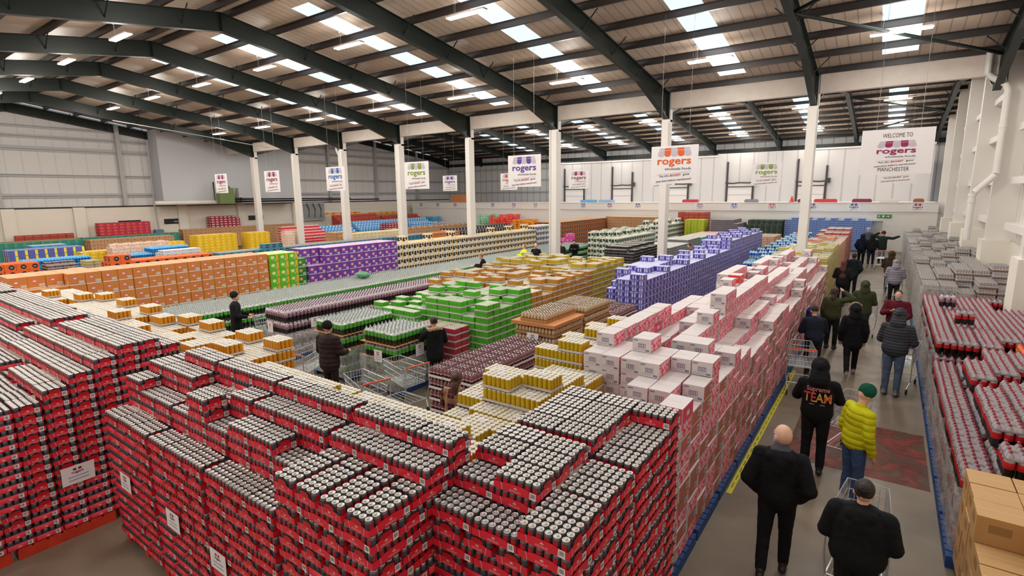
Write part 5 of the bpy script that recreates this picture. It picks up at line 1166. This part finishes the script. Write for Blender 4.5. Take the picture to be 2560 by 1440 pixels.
# near end block by the aisle: two pallets deep
for p, (y0, tp) in enumerate([(2.62, [[16, 15, 15], [16, 17, 16], [16, 17, 17], [16, 17, 17]]), (3.75, [[16, 17, 17], [16, 17, 17], [16, 17, 17], [17, 17, 17]])]):
    nm = ['near aisle-corner stack', 'far aisle-corner stack'][p]; mn = 15
    for k in range(mn):
        if k % 2 == p: field('can_tray', -1.45, 3, y0, 4, k+1, nm, base=k, on=True, top=mn)
        else:
            field('can_tray', -1.45, 4, y0, 2, k+1, nm+' crosswise', base=k, cell=(.3, .4, .124), rot=1, on=True, top=mn); field('can_tray', -1.45, 3, y0+.8, 1, k+1, nm+' crosswise back', base=k, on=True, top=mn)
    field('can_tray', -1.45, 3, y0, 4, H([tp[j] for j in range(4)]), nm+' upper part', base=mn, on=True)
# left block, running away to the left; face at X = -8.2
for (y0, ny, h) in ((-.9, 4, 14), (.29, 5, 14), (1.64, 1, 15), (1.91, 1, 16), (2.18, 1, 17), (2.45, 2, 18), (2.99, 1, 17)):
    field('can_tray', -8.2, 30, y0, ny, (lambda i, j, h=h, y0=y0: h if i < 3 or (i*7+int(y0*10)) % 11 else h-1), 'stepped stack, row at %.1f' % y0 if False else 'stepped stack %s' % {-.9: 'nearest rows', .29: 'low rows', 1.64: 'second step', 1.91: 'third step', 2.18: 'fourth step', 2.45: 'highest rows', 2.99: 'last row'}[y0], z0=.15)
# yellow and golden packs behind the red row
def ykind(i, j, k): return None
field('golden_can_pack', -7.0, 24, 3.2, 4, rnd(12, 1, 3, .5), 'golden row behind red trays')
field('yellow_can_pack', -2.75, 11, 3.2, 4, lambda i, j: [12, 12, 11, 11][j] - (j == 3 and i > 1) + random.Random(i*71+j*37).choice([0, 0, 0, 0, -1, -1]), 'yellow row behind red trays')
def ytower(i, j):
    t = [[11, 12, 13, 12, 12, 11, 11], [11, 13, 12, 12, 11, 11, 11], [10, 11, 11, 12, 11, 10, 10]]
    return t[i][j]
field('yellow_can_pack', -2.9, 3, 4.3, 7, ytower, 'yellow stack by pink boxes')
field('yellow_can_pack', -3.3, 2, 6.3, 8, lambda i, j: [12, 11][i] + (j % 3 == 0), 'yellow strip by pink boxes')
# pink boxes: long row along the aisle
def pink_h(i, j):
    r = random.Random(i*977+j*13)
    near = {0: [8, 10, 9, 10, 11], 1: [9, 8, 10, 10, 11], 2: [0, 9, 10, 11, 11], 3: [0, 8, 8, 11, 12], 4: [0, 8, 8, 11, 11], 5: [0, 0, 7, 11, 12]}
    if j < 5: return near[i][j]
    run = random.Random(i*41+((j+i*2)//5)*7).choice([-1, 0, 0, 1])
    return [9, 10, 11, 10, 11, 11][i] + run + (r.random() < .12) - (1 if j > 27 else 0)
def pink_swap(i, j, k):
    if (i, j, k) == (0, 1, 9): return 'slogan_box'
    if (i, j, k) == (2, 1, 8): return 'orange_slogan_box'
    r = random.Random(i*31+j*57+k*91).random()
    if i == 0 and r > (.25 if k < 6 else .7): return 'fruit_drinks_box'
    return 'slogan_box' if r < .04 and k > 7 else ('orange_slogan_box' if r < .065 and k > 7 else None)
field('pink_drinks_box', -1.62, 6, 5.0, 43, pink_h, 'long row by the aisle', swap=pink_swap, rotf=lambda i, j, k: 0, jit=.012)
# further along the same row
field('straw_case', -1.7, 5, 22.6, 22, rnd(12, 1, 5, .4), 'aisle row')
field('peach_case', -1.7, 4, 28.6, 15, rnd(12, 1, 6, .4), 'aisle row')
field('rose_case', -1.7, 4, 32.7, 20, lambda i, j: 12 + (j > 6) + (j > 12) - (i > 2), 'aisle row')
field('water_bottle_pack', -3.75, 3, 23.2, 66, lambda i, j: 4 if (i+j) % 7 else 5, 'blue water row', jit=.02)
# lilac packs
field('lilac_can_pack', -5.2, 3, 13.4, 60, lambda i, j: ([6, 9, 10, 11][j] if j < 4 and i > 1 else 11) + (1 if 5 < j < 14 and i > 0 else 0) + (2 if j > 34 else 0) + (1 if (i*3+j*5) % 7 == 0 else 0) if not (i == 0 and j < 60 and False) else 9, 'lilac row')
# cola bottles and iced tea
field('small_cola_tray', -5.35, 3, 6.35, 10, 6, 'cola stack near plaid jacket', z0=.12)
field('iced_tea_tray', -5.35, 3, 9.0, 5, lambda i, j: 7 if i > 0 or j > 0 else 7, 'nearer tea stack', z0=.12)
field('iced_tea_tray', -5.55, 2, 9.02, 5, 1, 'brown board', z0=1.66, on=True)
field('iced_tea_tray', -5.35, 3, 10.4, 5, 8, 'farther tea stack', z0=.12)
field('small_cola_tray', -5.3, 3, 11.75, 6, 6, 'stack before the lilac packs', z0=.12)
# tall block of can packs
def tall(i, j):
    r = random.Random(i*53+j*7+1).random(); step = 10 if j > 1 else 9
    if i < 2: step = min(step, 9 + j) if j < 3 else 10
    return step + (1 if r < .35 else 0) - (1 if r > .8 else 0)
def greenh(i, j): return (9 if j < 2 else 10) if i > 4 else tall(i, j)
field('green_can_pack', -7.4, 10, 9.4, 7, lambda i, j: tall(i, j) if i < 6 else (7 + ((i+j) % 3 == 0)), 'green end of the tall block')
field('amber_can_pack', -7.4, 10, 11.3, 13, tall, 'amber part of the tall block')
field('mustard_can_pack', -7.4, 10, 14.8, 12, lambda i, j: tall(i, j+4)+(j < 9), 'mustard end of the tall block')
field('crimson_can_pack', -7.85, 3, 8.75, 3, lambda i, j: 7 + (i > 0 and j > 1), 'crimson stack beside the green block')
# green-labelled bottle pallets by the aisle of trolleys
field('green_bottle_pack', -8.3, 3, 7.35, 5, 4, 'pallet at the woman with glasses', z0=.13)
field('green_bottle_pack', -10.0, 3, 7.3, 7, 4, 'pallet beside the man in brown', z0=.13)
field('green_can_pack', -9.4, 5, 9.0, 3, lambda i, j: 7 + (i < 3), 'low green step', jit=.01)
field('purple_bottle_pack', -12.6, 3, 7.5, 38, 4, 'mauve-labelled row', z0=.1, cell=(.335, .224, .32))
# long row of green-labelled bottles
field('green_bottle_pack', -15.5, 6, 6.0, 112, 3, 'long bottle row', z0=.12)
# cartons behind it
field('orange_carton', -19, 4, 3.6, 5, lambda i, j: 6 if j > 2 or i > 0 else 5, 'near end of the carton row')
field('orange_carton', -19, 3, 5.6, 13, 6, 'carton row')
field('lime_carton', -19, 3, 10.85, 3, 7, 'carton row', z0=.05)
field('green_carton', -19.1, 3, 12.05, 1, 5, 'carton row')
field('purple_carton', -19, 3, 12.5, 12, lambda i, j: 6 if not (j < 2 and i == 0) else 4, 'carton row')
field('cat_print_carton', -19, 3, 17.3, 34, lambda i, j: 5 + (j % 5 == 2 and i == 1), 'wave-print row', z0=.3)
field('navy_print_carton', -19, 3, 29.7, 7, 6, 'wave-print row')
field('green_carton', -23.5, 2, 2.6, 3, 5, 'low stack past the snack cartons')
# floor of colours beyond
def row(key, x, y0, y1, h, place, nx=3, z0=.1, **k):
    field(key, x, nx, y0, int((y1-y0)/KINDS[key]['dims'][1]), h, place, z0=z0, **k)
row('flame_carton', -29.2, 9.0, 14.0, lambda i, j: 4 + (j < 2 and i < 2), 'disc-print row')
row('flame_carton', -32.8, 5.2, 7.6, 4, 'far end of the disc-print row')
row('teal_disc_carton', -29.6, 14.1, 32.2, lambda i, j: 4 + (i == 0 and j in (6, 7, 8)), 'disc-print row')
row('plum_tin_pack', -32.9, 7.6, 9.0, lambda i, j: 7 + (i == 1), 'plum tin heap')
row('olive_tin_pack', -32.0, 8.3, 10.9, lambda i, j: 6 + 2*(j in (2, 3)) + (i == 1 and j == 5), 'olive tin heap')
row('cyan_roll_pack', -35.8, 7.4, 10.4, 4, 'cyan row')
row('cyan_roll_pack', -34.4, 11.5, 15.0, lambda i, j: 4 + (j > 2), 'cyan row past the tins')
row('white_roll_pack', -33.2, 12.8, 14.9, lambda i, j: 8-(i > 1), 'small white heap')
row('violet_carton', -38.3, 7.3, 10.9, 5, 'blue row')
row('lemon_carton', -37.4, 10.2, 13.6, 6, 'low lemon row')
row('blush_pack', -36.4, 11.4, 14.4, lambda i, j: 7+(j+i) % 2, 'blush heap')
row('sky_carton', -41.0, 8.9, 10.6, 5, 'sky blue row')
row('teal_carton', -45.2, 4.0, 12.9, 5, 'teal row')
row('tan_carton', -44.0, 12.6, 18.2, 6, 'tan row')
row('lemon_carton', -39.2, 17.3, 20.3, 8, 'nearer lemon block')
row('lemon_carton', -38.6, 20.7, 22.6, 8, 'farther lemon block')
row('lemon_carton', -40.5, 15.2, 17.3, lambda i, j: 6 - (i < 1), 'lemon step')
row('blush_pack', -37.2, 22.9, 24.6, lambda i, j: 8-(i == 0), 'blush block')
row('stripe_carton', -39.2, 24.6, 28.4, lambda i, j: 4+i, 'striped stairs', nx=5)
row('dotted_blue_pack', -41.0, 29.0, 32.6, lambda i, j: 4+i, 'nearer dotted stairs', nx=4)
row('dotted_blue_pack', -41.6, 33.2, 43.6, lambda i, j: 5+i, 'farther dotted stairs', nx=4)
row('teal_carton', -46.3, 7.0, 19.3, lambda i, j: 5, 'back teal row', nx=2)
row('tan_carton', -46.5, 19.5, 29.6, 7, 'back tan row', nx=2)
row('magenta_carton', -47.6, 14.3, 17.9, lambda i, j: 11 - (2 if j > 7 else 0), 'magenta stack', nx=2)
row('wine_carton', -47.6, 22.3, 24.9, lambda i, j: 13-(j > 5), 'wine red stack', nx=2)
row('brick_carton', -47.6, 9.6, 13.2, 7, 'brick red row', nx=1)
row('brick_carton', -44.4, 33.0, 38.6, lambda i, j: 7+i, 'nearer brick red stairs', nx=3)
row('brick_carton', -44.6, 39.0, 44.5, lambda i, j: 7+i, 'farther brick red stairs', nx=2)
row('orange_tub', -46.4, 33.0, 38.0, 1, 'tubs on the nearer red stairs', nx=1, z0=2.45, jit=.1, on=True)
row('tan_carton', -46.6, 39.0, 45, 9, 'tan row behind the red stairs', nx=2)
row('orange_tub', -47.2, 39.0, 45.0, 1, 'tubs on the farther tan row', nx=1, z0=2.27, jit=.1, on=True)
row('sky_carton', -42.2, 44.0, 45.6, 6, 'sky blue end stack')
row('tan_carton', -34.6, 25.2, 27.2, 6, 'short tan stack')
row('cream_carton', -33.8, 25.9, 32.0, 6, 'cream row')
row('wine_carton', -38.6, 34.2, 36.6, 8, 'cube near the sacks')
row('dotted_blue_pack', -38.6, 37.4, 40.4, 7, 'dotted block')
row('white_sack', -39.6, 38.6, 44.0, lambda i, j: 9+(i+j) % 3, 'sacks by the far wall', jit=.04)
row('tan_carton', -36.2, 33.0, 44.6, lambda i, j: 4+(i+j) % 2, 'low tan row', nx=4)
row('black_carton', -30.2, 34.4, 43.5, lambda i, j: 5+(i > 1), 'black row', nx=5)
row('open_orange_carton', -28.8, 29.6, 33.2, 5, 'open carton row')
row('scarlet_tub', -31.0, 42.0, 45.6, lambda i, j: 7+(i+j) % 4, 'tub display', jit=.03, nx=4)
row('mint_tub', -33.6, 42.4, 45.6, lambda i, j: 8+(i*2+j) % 3, 'mint tub display', jit=.03, nx=2)
row('orange_tub', -28.6, 42.4, 45.6, lambda i, j: 8-(j % 2), 'beside the scarlet tubs', jit=.05, nx=3)
# second span
row('fiery_carton', -20.6, 35.0, 44.0, lambda i, j: 6, 'dark wave row', nx=5)
row('hot_pink_box', -18.5, 33.2, 34.4, lambda i, j: 4 - i, 'pink corner', nx=2)
row('cow_print_carton', -13.4, 30.0, 36.6, lambda i, j: 4 + (i > 0 and (i+j) % 4 == 0), 'nearer leaf-print block', nx=6, z0=.2)
row('cow_print_carton', -13.6, 37.6, 44.4, lambda i, j: 5 + ((i*3+j) % 6 == 0), 'farther leaf-print block', nx=4, z0=.2)
row('tan_carton', -16.0, 43.6, 45.8, 9, 'tan wall stack', nx=12)
row('brick_carton', -12.0, 43.4, 45.4, 10, 'brick red wall stack', nx=6)
row('lime_sack', -11.6, 42.0, 43.4, 7, 'lime stack', nx=3)
row('grey_can_pack', -9.2, 42.4, 45.4, lambda i, j: 15-(i == 0)*2, 'grey wall stack', nx=5)
row('black_can_pack', -10.3, 25.0, 29.3, lambda i, j: 9+(i > 0)-(j % 4 == 0), 'black stacks', nx=4)
row('flat_grey_pack', -9.9, 29.3, 33.0, 8, 'flat grey row', nx=5)
row('flat_grey_pack', -10.1, 33.2, 36.0, 9, 'flat grey row past the box', nx=4)
row('aqua_case', -10.1, 36.0, 39.0, 6, 'aqua part of the flat row', nx=4)
row('coral_case', -10.1, 39.0, 42.4, 6, 'coral part of the flat row', nx=4)
row('dark_green_pack', -6.5, 43.9, 45.9, lambda i, j: 12-(j == 0)*2, 'dark green wall stack', nx=6)
row('ice_blue_pack', -.9, 44.6, 45.9, lambda i, j: 14+(i % 2), 'ice blue wall stack', nx=13)
row('peach_case', -6.0, 38.2, 41.4, 9, 'low peach pallets', nx=3)
# stacks on the far side of the aisle
def rrow(key, y0, y1, h, place, nx=6, x=.98, z0=.13, **k):
    field(key, x, nx, y0, int((y1-y0)/KINDS[key]['dims'][1]), h, place, z0=z0, sgn=1, **k)
rrow('brown_carton', 4.45, 7.34, lambda i, j: [3, 3, 3, 3, 3, 4, 4, 4][j] if i == 0 else 4 - (i == 1 and j in (2, 3)), 'carton pile nearest the aisle', nx=6, x=.95, z0=.13)
rrow('cola_bottle_pack', 7.5, 12.8, lambda i, j: 3 if (i == 0) or j > 18 and i < 2 else (4 if (i*3+j//2*2) % 5 else 3), 'nearer cola block', nx=6, x=.95)
rrow('orange_drink_pack', 11.0, 13.6, 4, 'orange wall stack', nx=3, x=2.2, z0=.2)
rrow('cola_bottle_pack', 12.9, 18.6, 4, 'farther cola block', nx=7, x=.98)
field('cola_bottle_pack', 1.35, 1, 14.3, 1, 1, 'alone on farther cola block', z0=1.48, sgn=1, on=True)
field('purple_bottle_pack', 1.2, 1, 16.3, 1, 1, 'alone near the silver cans', z0=1.48, sgn=1, on=True)
rrow('silver_can_pack', 19.0, 44.8, lambda i, j: [8, 9, 9, 10, 10][i] + random.Random(i*7+(j//4)*13).choice([-1, 0, 0, 1]) + (1 if 4 < j < 28 else 0), 'silver wall row', nx=5)
rrow('silver_can_pack', 19.4, 23.3, 10, 'before the wall pillar', nx=1, x=3.0)
emit_goods()

# ------------------------------------------------------------------ pallets
def make_pallet(name, colour, w=1.2, d=1.0):
    m = mat(name+'_wood', colour, .7, noise=(6, .3, tuple(int(v*.75) for v in colour))); r = empty('pallet', (0, 0, 0))
    for k in range(7): MB().box(-w/2, w/2, -d/2+k*d/7+.01, -d/2+(k+1)*d/7-.01, .118, .14, m).build('deck_board', r)
    for x in (-w/2+.05, 0, w/2-.05):
        MB().box(x-.05, x+.05, -d/2, d/2, .022, .118, m).box(x-.05, x+.05, -d/2, d/2, 0, .022, m).build('bearer', r)
    return r
rp_ = make_pallet('red_pallet', (228, 62, 30)); bp_ = None
def pallet_at(pr, x, y, lab, grp, rz=0, state={}):
    k = pr.name
    o = copy_tree(pr) if state.get(k) else pr; state[k] = 1
    o.location = (x, y, 0); o.rotation_euler.z = rz; tag(o, lab, 'pallet', grp)
for p, x in enumerate(PX): pallet_at(rp_, x-.6, 2.6, 'red wooden pallet beneath the %s front stack of red trays from the aisle' % ONES[p], 'red pallets')
for k, y in enumerate((.63, 1.68, 2.73)): pallet_at(rp_, -8.2-.6, y, 'red pallet under the stepped red trays, %s along from the viewer' % ONES[k], 'red pallets')
for k, y in enumerate((3.15, 4.3)): pallet_at(rp_, -2.05, y, 'red pallet under the %s corner stack beside the aisle' % ONES[k], 'red pallets')
bl = make_pallet('blue_pallet', (34, 76, 140)); bl.name = 'pallet.blue'
bl.name = 'pallet'
def blue(x, y, lab, st={}):
    o = copy_tree(bl) if st.get(1) else bl; st[1] = 1; o.location = (x, y, 0); o.rotation_euler.z = 0; tag(o, lab, 'pallet', 'blue pallets')
for k in range(17): blue(-2.18, 5.6+1.06*k, 'blue pallet under the pink boxes at the aisle edge, %s from the near end' % nth(k))
for k in range(16): blue(1.5, 7.8+1.06*k+(.15 if k > 4 else 0), 'blue pallet on the wall side of the aisle, %s from the near end' % nth(k))
for x, y, t in ((-8.9, 7.85, 'green-labelled bottles beside the woman with glasses'), (-10.6, 7.8, 'green-labelled bottles beside the man in brown'), (-13.2, 8.0, 'near end of the mauve-labelled bottles')): blue(x, y, 'blue pallet under '+t)
# flat board on the iced tea stack
tag(MB().box(-6.4, -5.32, 8.95, 10.25, 1.585, 1.655, mat('orange_brown_card', (200, 132, 74), .7)).build('card_board'), 'brown card lid topping the nearer iced tea stack', 'card lid')
# layer cards between bottle layers
for k, (x0, x1, y0, y1, t) in enumerate([(-9.38, -8.26, 7.3, 8.5, 'woman with glasses'), (-11.05, -9.96, 7.25, 8.9, 'man in brown')]):
    for q in (2, 3):
        tag(MB().box(x0, x1, y0, y1, .13+.335*q-.008, .13+.335*q-.001, M['card']).build('layer_card'), 'brown layer card under the %s layer of green-labelled bottles beside %s' % (['', '', 'third', 'topmost'][q], t), 'card')
# stretch film round pallets
film = thin_film('stretch_film', (220, 218, 214), .38, .18)
def wrap(x0, x1, y0, y1, z0, z1, lab):
    b = MB(); n = 10; P = []
    for (a, c, d, e) in ((x0, y0, x1, y0), (x1, y0, x1, y1), (x1, y1, x0, y1), (x0, y1, x0, y0)): P += [(a+(d-a)*q/n, c+(e-c)*q/n) for q in range(n)]
    rows = 7; vs = []
    for r_ in range(rows+1):
        for (px, py) in P: s = random.uniform(.0, .02); cx, cy = (x0+x1)/2, (y0+y1)/2; vs.append((px+(s if px > cx else -s), py+(s if py > cy else -s), z0+(z1-z0)*r_/rows))
    N = len(P); b.add(vs, [(r_*N+a, r_*N+(a+1) % N, (r_+1)*N+(a+1) % N, (r_+1)*N+a) for r_ in range(rows) for a in range(N)], film)
    tag(b.build('stretch_wrap', smooth=True), lab, 'plastic wrap')
wrap(-9.36, -8.24, 7.28, 8.52, .14, .86, 'clear stretch film round the lower bottles beside the woman with glasses')
wrap(-11.06, -9.94, 7.24, 8.92, .14, .8, 'clear stretch film round the lower bottles beside the man in brown')
wrap(-13.66, -12.54, 7.44, 8.6, .14, .78, 'clear stretch film round the near end of the mauve-labelled bottles')
for k in range(10):
    y = 7.45+1.15*k+(.15 if k > 4 else 0)
    wrap(.93, 2.2, y, y+1.12, .14, 1.1 if k > 4 else .95, 'clear stretch film on the aisle side of the cola packs, %s along' % nth(k))
for k in range(22): wrap(.94, 2.1, 19+1.17*k, 19+1.17*(k+1)-.04, .14, 1.6, 'clear stretch film on the aisle side of the silver packs, %s along' % nth(k))
# pallet notes: paper sheets taped to the stacks
def note(x, y, z, ex, w, h, lab, rot=0):
    b = MB(); e = Vector(ex); u = Vector((0, 0, 1)); o = Vector((x, y, z))
    b.poly([(-w/2, 0), (w/2, 0), (w/2+.01, h), (-w/2+.006, h)], o, e, u, M['paper'], .0); b.poly([(w/2, 0), (-w/2, 0), (-w/2+.006, h), (w/2+.01, h)][::1], o, e, u, M['paper'], -.002)
    for s_ in (-1, 1): b.poly([(s_*w*.08-w*.05, h*.74), (s_*w*.08+w*.05, h*.74), (s_*w*.08+w*.05, h*.86), (s_*w*.08-w*.05, h*.86)], o, e, u, BC['maroon'], .002)
    b.text('rogers', h*.2, o+u*h*.58, ex, EZ, BC['maroon'], bold=.02, off=.002, width=w*.36)
    for q in range(2): b.poly([(-w*.3, h*(.2+.18*q)), (w*.32, h*(.22+.18*q)), (w*.32, h*(.25+.18*q)), (-w*.3, h*(.23+.18*q))], o, e, u, mat('blue_pen', (90, 110, 180), .6), .002)
    tag(b.build('paper_note'), lab, 'paper note')
note(-8.175, 1.85, .72, (0, 1, 0), .34, .24, 'paper note on the stepped red trays above the bare floor')
note(-7.15, 2.035, .85, (1, 0, 0), .3, .22, 'paper note on the fourth front stack of red trays')
note(-5.9, 2.035, .82, (1, 0, 0), .3, .22, 'paper note on the third front stack of red trays')
note(-4.95, 2.035, .75, (1, 0, 0), .3, .22, 'paper note on the second front stack of red trays')
note(-1.425, 3.3, .8, (0, 1, 0), .3, .22, 'paper note on the aisle side of the corner stack')
note(-8.75, 7.26, .75, (1, 0, 0), .25, .27, 'paper note on film round bottles, facing the shelves near the woman with glasses')
note(-8.22, 8.0, .8, (0, 1, 0), .25, .27, 'paper note on the side of the bottles behind the trolley')
note(-13.2, 7.4, .75, (1, 0, 0), .25, .27, 'paper note on the front of the mauve-labelled bottles')
note(-12.52, 8.3, .8, (0, 1, 0), .25, .27, 'paper note on the side of the mauve-labelled bottles')
note(-5.85, 8.94, 1.2, (1, 0, 0), .28, .24, 'paper note on the front of the iced tea stack')
